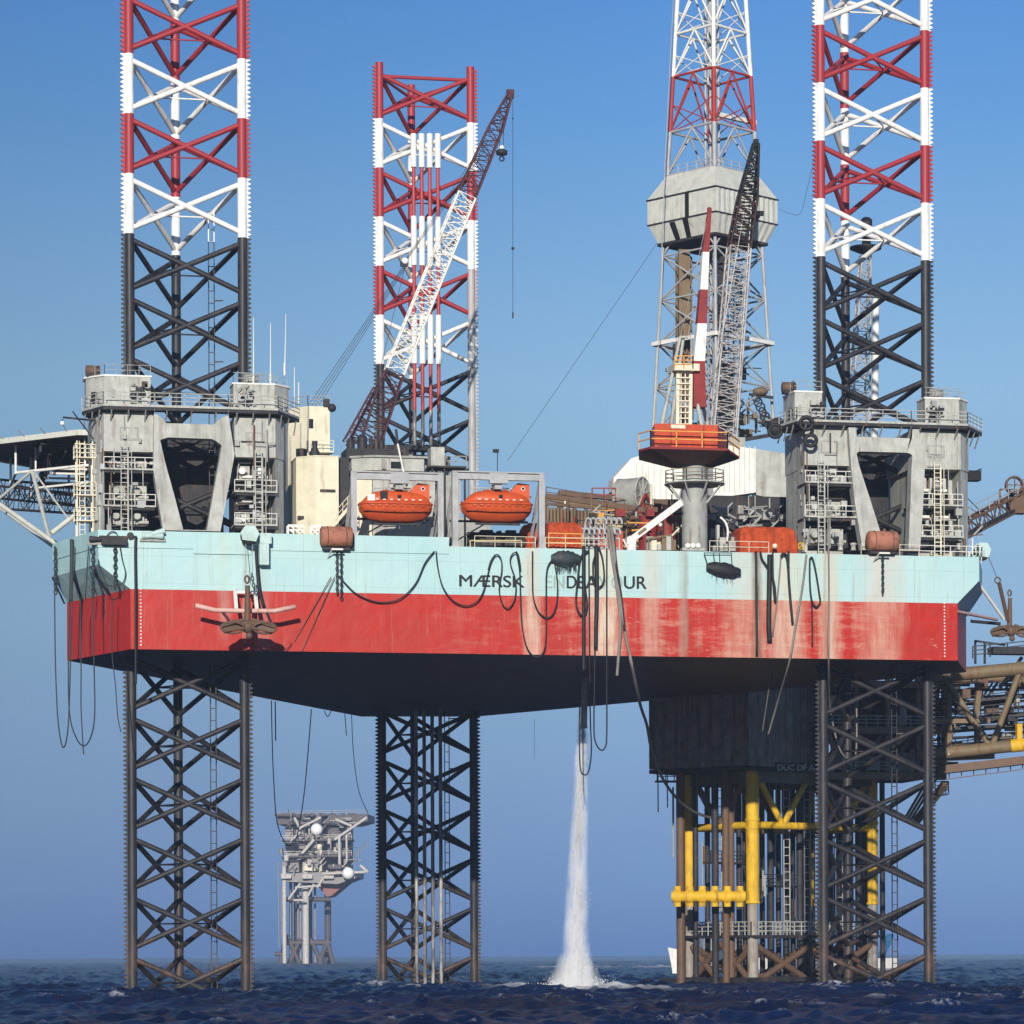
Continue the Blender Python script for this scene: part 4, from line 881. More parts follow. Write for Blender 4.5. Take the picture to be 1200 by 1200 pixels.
for k, ((xa, ya, wa, m_, nm), (xc, yc, wc, _, _)) in enumerate(zip(secs[:-1], secs[1:])):
    p_, q_ = tp(xa, ya, -.5+k*.2), tp(xc, yc, -.3+k*.2); b = MB(); d_ = q_-p_
    vs = [c+Vector((sx*w_/2, sy*w_/2, 0)) for c, w_ in ((p_, wa), (q_, wc)) for sx, sy in ((-1, -1), (1, -1), (1, 1), (-1, 1))]
    b.add(vs, [(0, 3, 2, 1), (4, 5, 6, 7)]+[(i, (i+1) % 4, 4+(i+1) % 4, 4+i) for i in range(4)]); b.build(nm, t, m_)
b = MB(); b.lathe(tp(831.3, 247, .5), [(.12, -.2), (.24, -.1), (.24, .25), (.1, .35)], 10); b.build('boom_tip', t, MAROON)
b = MB()
for px in (797, 806): b.tube(tp(px, 396, .5), tp(830, 252, .3), .03, n=5)
b.build('pendant_line', t, GREYD)

# ================================================================== DERRICK
DN = 50; D = P(836, 500, DN)
Dc = Vector((D.x, D.y, 0)); ang = math.atan2(CY-D.y, CX-D.x)+.05
def corner(k, rad, z): a_ = ang+k*math.pi/2; return Vector((D.x+rad*math.cos(a_), D.y+rad*math.sin(a_), z))
zD0 = Z(505, DN, 836); mpx = (DN-CY)/F/math.cos(.07)
def rad(z):                                    # half diagonal of the tower at a height
    f = (z-zD0)/(Z(0, DN, 836)-zD0); return 7.0+(3.95-7.0)*f
def DZ(py): return Z(py, DN, 836)
t = thing('derrick', 'tall derrick tower with pale grey cladding box round its middle', 'derrick', (D.x, D.y, zD0))
lv = [505, 454, 403, 352, 300, 250, 206, 155, 90, 40, -12, -62]
mats = [STEEL, STEEL, STEEL, STEEL, STEEL, STEEL, STEEL, REDP, WHITE, WHITE, WHITE]
for i in range(len(lv)-1):
    z0, z1 = DZ(lv[i]), DZ(lv[i+1]); r0, r1 = rad(z0), rad(z1); b = MB()
    for k in range(4):
        a_, c_ = corner(k, r0, z0), corner(k, r1, z1); b.tube(a_, c_, .26 if i > 5 else .2, n=8)
        a2, c2 = corner(k+1, r0, z0), corner(k+1, r1, z1)
        mid = (c_+c2)/2
        if i < 4:
            m0 = (a_+a2+c_+c2)/4; b.tube(a_, c2, .11, n=6); b.tube(a2, c_, .11, n=6)
        else:
            b.tube(a_, mid, .12, n=6); b.tube(a2, mid, .12, n=6)
        b.tube(c_, c2, .12 if i < 5 else .15, n=6)
        if i > 6: b.tube(a_, (a2+c2)/2, .07, n=5); b.tube(a2, (a_+c_)/2, .07, n=5)
    b.build('tower_bay', t, mats[i])
# inner columns: guide rails, racked pipe and service mast
b = MB()
for dx, dy in ((-.9, 0), (.9, 0), (0, .9)): b.tube((D.x+dx, D.y+dy, zD0), (D.x+dx*.8, D.y+dy*.8, DZ(-60)), .17, n=8)
b.tube(corner(0, 5.2, zD0), corner(0, 3.6, DZ(-60)), .24, n=8); b.build('guide_rail', t, STEEL)
b = MB()
for i in range(14):
    a_ = P(792+1.4*i, 470, DN+1.5+(i % 3)*.4); b.tube((a_.x, a_.y, zD0+.5), (a_.x+.1, a_.y, DZ(298)), .085, n=6)
b.build('racked_pipe', t, TAN)
b = MB(); b.plan([(U(793, 400, DN), DN-1.2), (U(806, 400, DN), DN-1.2), (U(806, 400, DN), DN-.6), (U(793, 400, DN), DN-.6)], DZ(400), DZ(296)); b.build('wind_panel', t, TAN)
b = MB()
for i in range(90):
    z0 = zD0+rnd.random()*(DZ(300)-zD0); px = 838+rnd.random()*36-8; q = P(px, 400, DN-2+rnd.random()*5)
    b.tube((q.x, q.y, z0), (q.x+rnd.uniform(-1.4, 1.4), q.y+rnd.uniform(-1, 1), z0+rnd.uniform(.5, 3.5)), .06, n=5)
for px in (843, 848, 853, 859, 866): b.ladder((U(px, 400, DN), DN+1, zD0), (U(px, 400, DN), DN+1, DZ(297)), .6, .05, .8)
b.build('service_ladder', t, GREYD)
b = MB(); b.mm(tuple(P(851, 522, DN-3)), tuple(P(858, 425, DN-2.4))); b.mm(tuple(P(843, 522, DN-1)), tuple(P(848, 300, DN-.4))); b.build('stand_column', t, DARK)
for i in range(90):
    kk = i % 3; px = (rnd.uniform(842, 872), rnd.uniform(848, 902), rnd.uniform(782, 846))[kk]; py = (rnd.uniform(300, 500), rnd.uniform(486, 518), rnd.uniform(410, 505))[kk]; q = P(px, py, DN+rnd.uniform(-4, 4)); m_ = rnd.choice((DARK, BROWN, GREYD, DARK, STEEL if kk == 2 else TAN))
    if i % 7 == 0 and kk: boxpart('floor_equipment', t, q, (rnd.uniform(.4, 1.6), .8, rnd.uniform(.3, 1.2)), m_)
    else: pipepart('floor_pipe', t, q, q+Vector(rnd.choice(((0, 0, 1), (1, 0, 0), (-1, 0, .05), (0, 0, 1))) if kk != 2 else (0, 0, 1.6))*rnd.uniform(.8, 3.0), rnd.uniform(.06, .16), m_)
b = MB().mat(TAN); q = P(891, 459, DN-3); b.sphere(q, .9, 9, .6); b.mat(DARK)
for k in range(7): b.torus(P(886+k*2.6, 466+k*5.5, DN-3), .5, .1, (rnd.uniform(-.4, .4), 1, rnd.uniform(-.3, .3)), 14, 5)
b.beam(P(878, 462, DN-3), P(906, 466, DN-3), .3); b.beam(P(862, 517, DN-4), P(902, 510, DN-4), .5, .4); b.lathe(P(910, 500, DN-4), [(.3, -.7), (1.0, -.6), (1.0, .5), (.5, .7)], 16, 'Y'); b.build('hanging_hose_bundle', t)
b = MB(); b.beam(P(836, 133, DN-3.5), P(885, 144, DN+1), .5, .5); b.build('spreader_beam', t, WHITE)
b = MB()
for k in range(4):
    z_ = DZ(403); b.beam(corner(k, rad(z_)+.6, z_), corner(k+1, rad(z_)+.6, z_), .35, .45)
b.build('girt_walkway', t, WHITE)
# cladding box: roof skirt, corrugated wall band, tapering lower skirt
def corr(b, p0, p1, q0, q1, step=.42, dep=.10):
    m_ = max(2, int((Vector(p1)-Vector(p0)).length/step)); nrm = (Vector(p1)-Vector(p0)).cross(Vector((0, 0, 1))).normalized()
    lo, hi = [], []
    for i in range(m_+1):
        o_ = nrm*(dep if i % 2 else 0); lo.append(Vector(p0).lerp(Vector(p1), i/m_)+o_); hi.append(Vector(q0).lerp(Vector(q1), i/m_)+o_)
    return b.add(lo+hi, [(i, i+1, m_+2+i, m_+1+i) for i in range(m_)])
LFACE = 3 if corner(3, 1, 0).x < D.x-.3 else 0
RE = 7.45; zE, zW, zS, zTp = DZ(235), DZ(264), DZ(287), DZ(206)
b = MB(); 
for k in range(4): b.add([corner(k, RE+.15, zE), corner(k+1, RE+.15, zE), corner(k+1, 5.3, zTp), corner(k, 5.3, zTp)], [(0, 1, 2, 3)])
b.build('cladding_roof', t, CLAD)
b = MB()
for k in range(4): corr(b, corner(k, RE, zW), corner(k+1, RE, zW), corner(k, RE, zE), corner(k+1, RE, zE), .42, .015 if k == LFACE else .09)
b.build('cladding_wall', t, CLAD)
b = MB()
for k in range(4): corr(b, corner(k, 6.2, zS), corner(k+1, 6.2, zS), corner(k, RE, zW), corner(k+1, RE, zW), .42, .015 if k == LFACE else .09)
b.build('cladding_skirt', t, CLAD)
b = MB(); b.add([corner(k, 6.2, zS-.02) for k in range(4)], [(0, 1, 2, 3)])
for k in range(4): b.beam(corner(k, 6.3, zS), corner(k+1, 6.3, zS), .3); b.beam(corner(k, RE+.12, zW), corner(k+1, RE+.12, zW), .12); b.beam(corner(k, RE+.2, zE), corner(k+1, RE+.2, zE), .12)
b.build('cladding_floor', t, DARK)
def face_pt(k, f, rr, z, off=.14):
    a_, c_ = corner(k, rr, z), corner(k+1, rr, z); nn = (c_-a_).cross(Vector((0, 0, 1))).normalized(); return a_.lerp(c_, f)+nn*(off if nn.dot(((a_+c_)/2-Vector((D.x, D.y, z)))) > 0 else -off)
b = MB()
for f0, f1, ra, za, rb_, zb2 in ((.56, .62, RE, zE-.1, RE, zW), (.52, .60, RE, zW, 6.25, zS), (.33, .41, RE, zW-.2, 6.25, zS)):
    ff = (lambda f: 1-f) if False else (lambda f: f)
    b.add([face_pt(LFACE, ff(f0), ra, za), face_pt(LFACE, ff(f1), ra, za), face_pt(LFACE, ff(f1), rb_, zb2), face_pt(LFACE, ff(f0), rb_, zb2)], [(0, 1, 2, 3)])
b.build('missing_panel', t, BLACK)
b = MB(); b.rail([corner(3, 5, zTp), corner(0, 5, zTp), corner(1, 5, zTp)], 1.0, .04, 1.5); b.build('cladding_railing', t, STEEL)
# guy wires and hoses of the derrick
for i, (a_, c_, lab) in enumerate((((779, 200, 44), (768, 500, 44), 'thin steel guy wire on the cladding corner, running down past the cab'), ((789, 0, 46), (778, 215, 46), 'thin steel guy wire above the cladding, alongside the white derrick bays'), ((770, 285, 46), (595, 540, 30), 'long slack wire running from the derrick cladding down to the lifeboats'))):
    b = MB(); b.tube(P(*a_), P(*c_), .05 if i < 2 else .022, n=5); grounded(b, 'guy_wire', lab, 'wire', STEEL if i < 2 else DARK, 'wires of the derrick')
b = MB(); b.path(smoothp([P(913, 245, 48), P(925, 250, 40), P(938, 250, 25), P(945, 225, 10), P(956, 180, 0)], 6), .02, 5); grounded(b, 'slack_wire', 'thin slack wire between the derrick cladding and the striped leg', 'wire', DARK)
# travelling gear hanging right of the derrick
b = MB(); q = P(872, 435, DN); b.tube(P(870, 405, DN), q, .03); b.box(q, (.45, .4, .6)); b.box(q+Vector((0, 0, -.7)), (.4, .4, .6)); grounded(b, 'hook_block', 'small black hook block hanging on a line inside the derrick base', 'hook', DARK)
# lattice boom in front of the derrick
n = 30; t = thing('lattice_crane', 'slim crane boom with black tip in front of the derrick cladding', 'crane', P(846, 560, n))
q0, q1, q2, q3 = P(847, 520, n), P(866, 290, n), P(876, 232, n), P(886, 168, n)
b = MB(); b.lattice(q0, q1, 2.6, 2.3, 24, .12, .06, 1.6, 1.6, (1, 0, 0)); b.build('boom_foot', t, M('dull white boom paint', (.50, .48, .47), amt=.5))
b = MB(); b.lattice(q1, q2, 2.3, 1.9, 8, .14, .09, 1.6, 1.5, (1, 0, 0)); b.build('boom_middle', t, M('brown black boom paint', (.035, .018, .016), amt=.4))
b = MB(); b.lattice(q2, q3, 1.9, .55, 9, .14, .10, 1.5, .5, (1, 0, 0)); b.box(q3, (.5, .5, .9)); b.tube(P(888, 180, n), P(889, 220, n), .05); b.build('boom_head', t, BLACK)
b = MB(); b.box(P(847, 528, n), (4, 4, 2.4)); b.build('cab', t, GREYD)
b = MB(); q = P(886, 252, n); b.sphere(q, .5, 6); b.box(q+Vector((.3, 0, .2)), (1.1, .4, .5)); b.build('sheave', t, BLACK)
b = MB(); b.tube(P(862, 500, n-2), q3, .04, n=5); b.tube(P(840, 430, n-2), q3, .03, n=5); b.build('pendant_line', t, WHITE)

# ================================================================== DRILL FLOOR AND CANTILEVER
n = 30; t = thing('drill_floor_shed', 'white sheds of the drill floor either side of the crane pedestal', 'shed', (U(800, 560, n), n, Z(580, n, 800)))
b = MB(); pts = [P(px, py, n) for px, py in ((719, 575), (719, 560), (740, 537), (757, 532), (780, 541), (800, 541), (800, 585), (735, 585))]; b.prism(pts, (0, 2.5, 0)); b.build('wall', t, WHITE)
b = MB(); b.mm((U(722, 563, n), n-.25, Z(566, n, 730)), (U(738, 563, n), n+.02, Z(561, n, 730))); b.build('hood', t, WHITE)
b = MB(); b.mm((U(723, 563, n), n-.28, Z(563, n, 730)), (U(735, 563, n), n-.252, Z(561.5, n, 730))); b.build('grille', t, DARK)
n = 26; b = MB(); x0, x1 = U(836, 550, n), U(886, 550, n); b.prism([P(px, py, n) for px, py in ((836, 584), (836, 520), (886, 526), (886, 577))], (0, 4, 0)); b.build('wall', t, WHITE)
b = MB(); b.prism([P(px, py, n+2) for px, py in ((886.3, 580), (886.3, 526), (925, 532), (925, 588))], (2.0, 9, 0)); b.build('side_wall', t, GREY)
b = MB()
for px in range(842, 886, 6): b.mm((U(px, 550, 26), 25.93, Z(577, 26, px)), (U(px, 550, 26)+.1, 26.01, Z(523, 26, px)))
b.build('wall_rib', t, CLAD)
b = MB()
for px in range(745, 790, 7): b.mm((U(px, 560, 30), 29.93, Z(584, 30, px)), (U(px, 560, 30)+.1, 30.01, Z(543, 30, px)))
b.build('wall_rib', t, CLAD)
t = thing('cantilever_beam', 'long brown cantilever girders carrying the drill floor over the deck', 'girder', (U(770, 600, 24), 24, ZD))
def gird(p, q, h, m_, nm):
    b = MB(); b.beam(p, q, .8, .5); dz = Vector((0, 0, h)); b.beam(p+dz, q+dz, .8, .5); k_ = max(3, int((Vector(q)-Vector(p)).length/3))
    for i in range(k_):
        a_, c_ = Vector(p).lerp(Vector(q), i/k_), Vector(p).lerp(Vector(q), (i+1)/k_); b.beam(a_, a_+dz, .35); b.beam(a_, c_+dz, .25)
    b.build(nm, t, m_)
gird(P(640, 604, 14), P(805, 628, 14), 2.0, BROWN, 'girder'); gird(P(655, 604, 24), P(940, 630, 24), 2.4, BROWN, 'girder'); gird(P(830, 632, 32), P(935, 600, 32), 2.4, DARK, 'girder')
b = MB(); x0, x1 = U(805, 600, 20), U(925, 600, 20); b.mm((x0, 20, ZD), (x1, 34, Z(581, 20, 860))); b.build('substructure', t, DARK)
b = MB(); b.beam(P(640, 584, 14), P(800, 610, 14), .5, .45); b.beam(P(640, 580, 17), P(790, 604, 17), .3, .3); b.build('catwalk', t, TAN)
b = MB(); b.rail([P(640, 582, 13.8), P(800, 608, 13.8)], 1.0, .04, 2.2, 2); b.build('railing', t, BROWN)
b = MB()
for i in range(46):
    px = rnd.uniform(832, 935); py = rnd.uniform(590, 640); q = P(px, py, rnd.uniform(14, 19)); a_ = rnd.choice(((1, 0, .1), (0, 0, 1), (1, 0, -.5), (.6, 0, .6)))
    (b.mat(GREYD) if i % 3 else b.mat(STEEL)).tube(q, q+Vector(a_)*rnd.uniform(.8, 3), rnd.uniform(.05, .16), n=6)
    if i % 4 == 0: b.mat(GREYD).box(q, (rnd.uniform(.4, 1.2), .6, rnd.uniform(.3, 1)))
b.build('pipework', t)
# vertical pipe rack behind the first tarpaulin
n = 6; t = thing('pipe_rack', 'brown rack of upright pipes behind the orange tarpaulin cover', 'pipe rack', P(665, 640, n))
for px in np.linspace(642, 690, 13):
    b = MB(); u_ = U(px, 600, n); b.tube((u_, n, ZD), (u_, n, Z(594+(px-640)*.1, n, px)), .15, n=8); b.build('pipe', t, TAN)
b = MB()
for py in (590, 612): b.beam(P(638, py, n-.2), P(694, py+5, n-.2), .3)
b.mm((U(640, 600, n), n+.6, ZD), (U(692, 600, n), n+1.2, Z(597, n, 660))); b.build('frame', t, BROWN)
# yellow framed walkway
n = 10; t = thing('walkway_frame', 'pale yellow walkway railings stacked in tiers behind the hose manifold', 'walkway', P(720, 640, n))
for py0, py1 in ((603, 620), (618, 634), (632, 646)):
    b = MB(); b.rail([P(685, py0+8, n), P(795, py1+4, n)], 1.0, .05, 1.5, 2); b.beam(P(685, py0+9, n), P(795, py1+5, n), .25, .18); b.build('tier', t, M('pale yellow paint', (.62, .50, .24), amt=.3))
t = thing('deck_pipework', 'tangle of brown and yellow pipework beneath the long cantilever girders', 'pipework', P(700, 640, 8))
for i in range(110):
    px, py, nn_ = rnd.uniform(655, 800), rnd.uniform(597, 640), rnd.uniform(3, 13); q = P(px, py, nn_); v = Vector(rnd.choice(((1, 0, 0), (0, 0, 1), (0, 0, 1), (1, 0, .12), (.7, 0, .7))))*rnd.uniform(.6, 3.4); q.z = max(q.z, ZD+.1)
    m_ = rnd.choice((BROWN, TAN, BROWN, DARK, YELRAIL, MAROON, GREYD, CREAM))
    if i % 6 == 0: boxpart('valve_box', t, q, (rnd.uniform(.3, 1.1), .6, rnd.uniform(.3, .9)), m_)
    else: pipepart('pipe', t, q, q+v, rnd.uniform(.04, .15), m_)
b = MB(); p0, p1 = P(640, 643, 18), P(800, 612, 18); b.mm((p0.x, 18, ZD), (p1.x, 19, p1.z)); b.build('back_frame', t, DARK)
# red brown mud tanks
for i, (px0, px1, py0, lab) in enumerate(((752, 772, 603, 'maroon tank below the reel, nearer to the yellow walkway'), (774, 794, 600, 'maroon tank right beside the crane pedestal'), (738, 775, 590, 'maroon box housing directly under the grey cable reel'))):
    n = (5, 5, 14)[i]; b = MB(); p0, p1 = P(px0, 640, n), P(px1, py0, n); b.lathe(((p0.x+p1.x)/2, n+1.2, ZD), [(.9, 0), (.95, .1), (.95, p1.z-ZD-.3), (.75, p1.z-ZD)], 16) if i < 2 else b.mm((p0.x, n, Z(608, n, 750)), (p1.x, n+3, p1.z))
    if i == 2: b.mm((p0.x+.2, n+.2, ZD), (p0.x+.5, n+.5, Z(608, n, 750))); b.mm((p1.x-.5, n+.2, ZD), (p1.x-.2, n+.5, Z(608, n, 750)))
    else: b.mat(MAROON); b.torus(((p0.x+p1.x)/2, n+1.2, ZD+1.5), .96, .06, (0, 0, 1))
    grounded(b, 'mud_tank', lab, 'tank', MAROON, 'maroon tanks by the crane pedestal')
for i, (px, py) in enumerate(((759, 619), (774, 615))):
    b = MB().mat(DARK); q = P(px, py, 3.6); b.tube((q.x, q.y+.2, ZD), (q.x, q.y+.2, q.z), .04); b.mat(SPHERE); b.sphere(q, .2, 8); grounded(b, 'deck_lamp', ['white globe deck lamp in front of the lower maroon tank', 'white globe deck lamp between the two maroon tanks'][i], 'lamp', None, 'deck lamps')
b = MB(); p0, p1 = P(700, 640, 4), P(730, 622, 4); b.mm((p0.x, 4, ZD), (p1.x, 6, p1.z)); grounded(b, 'equipment_container', 'rust red steel container behind the grey hose manifold', 'container', REDCAB)
# big cable reel
q = P(742, 580, 15); b = MB()
t = thing('cable_reel', 'large grey cable reel in a red frame before the white shed', 'reel', q-Vector((0, 0, 2)))
ax = Vector((.75, -.66, 0)); b.tube(q-ax*1.6, q+ax*1.1, 1.75, n=26); b.build('drum', t, GREYD)
for s_ in (1.15,):
    b = MB(); b.torus(q+ax*s_, 1.75, .1, ax, 28); b.torus(q+ax*s_, .5, .08, ax, 16)
    x_ = Vector((0, 0, 1)); y_ = ax.cross(x_)
    for k in range(10): a_ = k*math.pi/5; b.beam(q+ax*s_, q+ax*s_+(x_*math.cos(a_)+y_*math.sin(a_))*1.75, .1)
    b.build('flange', t, GREY)
b = MB(); b.tube(q+ax*1.05, q+ax*1.08, 1.72, n=26); b.build('end_plate', t, DARK)
b = MB(); 
for s_ in (-1.8, 1.5):
    c_ = q+ax*s_; b.beam(c_+Vector((-1.2, -.4, -2)), c_, .2); b.beam(c_+Vector((1.2, .4, -2)), c_, .2); b.beam(c_+Vector((-1.5, -.5, -2)), c_+Vector((1.5, .5, -2)), .25)
b.rail([q+Vector((-4.4, 0, -.8)), q+Vector((-2, -.5, -.8))], 1.4, .06, 1.0); b.build('reel_frame', t, MAROON)
# radial davit: white knuckle beam
t = thing('davit_crane', 'small white davit crane slanting up beside the crane pedestal', 'crane', P(740, 645, -6.2)); n = -6.2
b = MB(); b.beam(P(736, 635, n), P(798, 589, n), .75, .62); b.build('jib', t, WHITE)
b = MB(); b.beam(P(748, 626, n-.4), P(757, 619, n-.4), .1, .3); b.build('nameplate', t, TAN)
b = MB(); b.lathe(P(740, 645, n)-Vector((0, 0, .3)), [(.5, 0), (.5, 1.0), (.3, 1.2), (.3, 1.7)], 14); b.box(P(739, 634, n), (.9, .8, .7)); b.beam(P(730, 632, n), P(737, 645, n), .12); b.build('base', t, WHITE)
# orange tarpaulin covered loads: soft boxes with folds
def tarp(px0, px1, py, n, dep, label):
    x0, x1 = U(px0, 620, n), U(px1, 620, n); zt = Z(py, n, px0); nx, ny = 26, 10; g = np.random.default_rng(int(px0)); vs = []
    m_ = 34
    outl = [(x0+(x1-x0)*i/m_, n) for i in range(m_)]+[(x1, n+dep*i/8) for i in range(8)]+[(x1-(x1-x0)*i/m_, n+dep) for i in range(m_)]+[(x0, n+dep*(1-i/8)) for i in range(8)]
    K = len(outl); cxm, cym = (x0+x1)/2, n+dep/2; rows = []
    for z_, infl, fold in ((ZD, .16, .10), (ZD+.5*(zt-ZD), .10, .07), (ZD+.86*(zt-ZD), .02, .03), (zt-.04, -.14, .01), (zt+.06, -.5, 0)):
        r_ = []
        for i, (a_, c_) in enumerate(outl):
            w_ = math.sin(i*1.35)*fold+math.sin(i*.41+z_)*fold*.8; dx = 1 if a_ > cxm else -1
            r_.append((a_+(infl+w_)*(a_-cxm)/((x1-x0)/2), c_+(infl+w_)*(c_-cym)/(dep/2), z_+(.08*math.sin(i*.5) if z_ < zt else .05*math.sin(i*.9))))
        rows.append(r_)
    b = MB(); loft(b, rows); return grounded(b, 'tarpaulin_cover', label, 'tarpaulin', TARP, 'orange tarpaulin covers')
tarp(643, 681, 612, -6.4, 3, 'orange tarpaulin cover with upright folds beside the lifeboat davit')
tarp(617, 640, 613, -2.5, 3, 'dull orange tarpaulin cover partly behind the lifeboat davit post')
tarp(868, 931, 617, -6.2, 3.2, 'orange tarpaulin cover over machinery next to the tyre-hung jacking frame')
b = MB(); 
for px0, px1, py in ((643, 682, 624),): b.rail([P(px0, 641, -7.7), P(px1, 642, -7.7)], 1.35, .05, 1.5, 3)
grounded(b, 'guard_rail', 'orange guard rail before the folded tarpaulin beside the davit', 'railing', YELRAIL)
b = MB(); b.rail([P(551, 641, -7.6), P(611, 641, -7.6)], .62, .05, 3.4, 1); grounded(b, 'guard_rail', 'low cream guard rail under the second lifeboat', 'railing', M('pale yellow paint', (.62, .50, .24)))
# machinery under the second lifeboat
b = MB(); n = -3
for i in range(24):
    q = P(rnd.uniform(552, 612), 640, n+rnd.uniform(0, 2)); h = rnd.uniform(.4, 1.6); (b.box(q+Vector((0, 0, h/2)), (rnd.uniform(.3, 1.2), .8, h)) if i % 2 else b.lathe(q, [(.25, 0), (.25, h*.7), (.12, h)], 10))
b.mm((U(548, 620, n+3), n+3, ZD), (U(616, 620, n+3), n+3.5, Z(624, n+3, 580))); grounded(b, 'winch_machinery', 'dark winch machinery on deck under the second lifeboat', 'winch', DARK)
# hose manifold: rows of curved grey nozzles
t = thing('hose_manifold', 'grey hose manifold of curved nozzles above the hanging black hoses', 'manifold', P(703, 643, -6.8)); n = -6.8
for r_ in range(2):
    for i in range(7):
        px = 684+i*6+r_*2; b = MB(); q = P(px, 640-r_*12, n+r_*.6); b.path(smoothp([q, q+Vector((0, 0, 1.2)), q+Vector((.15, -.2, 1.7)), q+Vector((.45, -.35, 1.55)), q+Vector((.5, -.4, 1.1))], 4), .12, 7); b.torus(q+Vector((0, 0, .7)), .16, .06, (0, 0, 1), 12, 5); b.build('nozzle', t, STEEL)
b = MB(); 
for z_ in (.35, 1.3, 2.2): b.tube((U(681, 640, n), n+.5, ZD+z_), (U(728, 640, n), n+.5, ZD+z_), .12)
for px in (682, 697, 712, 727): b.beam((U(px, 640, n), n+.5, ZD-.02), (U(px, 640, n), n+.5, ZD+2.4), .14)
b.build('header_pipe', t, STEEL)
# deck-edge bits between davit crane and pedestal
t = thing('drum_cradle', 'row of white drums lying in a cradle at the deck edge by the pedestal', 'drums', P(811, 643, -7.3))
b = MB(); 
for k in range(3): b.lathe(P(805+k*6, 640, -7.3), [(.18, -.5), (.26, -.45), (.26, .45), (.18, .5)], 12, 'Y')
b.build('drum', t, WHITE); b = MB(); b.mm(tuple(P(800, 645, -7.6)), tuple(P(823, 643.5, -6.6))); b.build('cradle', t, GREY)
b = MB().mat(CREAM)
for i in range(14):
    q = P(rnd.uniform(752, 796), 645, rnd.uniform(-7, -5.5)); h = rnd.uniform(.5, 1.5); b.mat(rnd.choice((CREAM, TAN, GREY, MAROON))).box(q+Vector((0, 0, h/2)), (rnd.uniform(.3, 1.0), .6, h))
b.mat(TAN); b.beam(P(757, 632, -7), P(787, 627, -7), .2); b.beam(P(760, 645, -7), P(760, 631, -7), .15); b.beam(P(787, 645, -7), P(787, 628, -7), .15)
grounded(b, 'deck_machinery', 'jumble of cream and rusty deck machinery between davit crane and pedestal', 'machinery')
b = MB().mat(GREYD)
for i in range(16):
    q = P(rnd.uniform(836, 866), 646, rnd.uniform(-6, -3)); h = rnd.uniform(.5, 2.6); b.mat(rnd.choice((GREYD, GREY, DARK))).box(q+Vector((0, 0, h/2)), (rnd.uniform(.2, .7), .6, h))
b.mat(WHITE).path(smoothp([P(844, 606, -5), P(850, 612, -5), P(853, 622, -5), P(852, 634, -5)], 4), .12, 6)
grounded(b, 'valve_station', 'grey valve station with a white bent pipe beside the crane pedestal', 'machinery')
b = MB(); b.torus(P(939, 640, -7.6), .32, .06, (0, 1, 0), 16); 
for k in range(3): a_ = k*2.1+1.57; b.beam(P(939, 640, -7.6), P(939, 640, -7.6)+Vector((.32*math.cos(a_), 0, .32*math.sin(a_))), .08)
grounded(b, 'handwheel', 'yellow three spoke valve wheel beside the tarpaulin cover', 'handwheel', YELLOW)
b = MB(); b.sphere(P(908, 640, -7.6), .27, 10); grounded(b, 'float_ball', 'cream round float at the foot of the tarpaulin cover', 'float', CREAM)
# scramble net bundles slung on the hull side
def netbag(px0, px1, py, h, droop, label, frame=False):
    b = MB(); n = FN-.55; q0, q1 = P(px0, py, n), P(px1, py+droop, n); secs = []; g = np.random.default_rng(5+px0)
    for i in range(13):
        f = i/12; c = q0.lerp(q1, f); r_ = h*(.25+.75*math.sin(math.pi*min(.97, max(.03, f)))**.6); secs.append([c+Vector((0, math.cos(a)*r_*.55, math.sin(a)*r_+g.uniform(-.08, .08))) for a in np.linspace(0, 2*math.pi, 12)[:-1]])
    loft(b, secs)
    for i in range(40 if not frame else 6):
        f = g.uniform(.15, .85); c = q0.lerp(q1, f)+Vector((0, -.2, -h*.6)); b.beam(c, c+Vector((g.uniform(-.2, .2), 0, -g.uniform(.3, .9))), .04)
    if frame:
        top = [P(825, 648, n), P(857, 648, n)]; b.beam(top[0], top[1], .08)
        for pa, pb in ((825, px0+2), (836, px0+10), (843, px0+16), (857, px1-10)): b.beam(P(pa, 648, n), P(pb, py, n), .07)
    return grounded(b, 'net_bundle', label, 'net', RUBBER if frame else CHAIN, 'scramble nets slung on the hull')
netbag(646, 680, 654, .75, 1, 'dark rolled scramble net slung below the folded tarpaulin')
netbag(828, 868, 664, .7, 7, 'sagging black net bundle hung from a frame below the crane pedestal', True)

CH0, CH1 = Vector((-9.3, FN)), Vector((-12.75, 3.4))
def PCH(px, py, off=.35):        # point on the chamfered port corner (its upper, flared outline), standing off the plating
    d = (CH1-CH0).normalized(); nr = Vector((-abs(d.y), -abs(d.x))); nr.normalize(); r_ = ray(px, py); o_ = CH0+nr*off
    t_ = ((o_.x-C0.x)*nr.x+(o_.y-C0.y)*nr.y)/(r_.x*nr.x+r_.y*nr.y); q = C0+r_*t_
    return q if q.y > FN-off else P(px, py, FN-off)

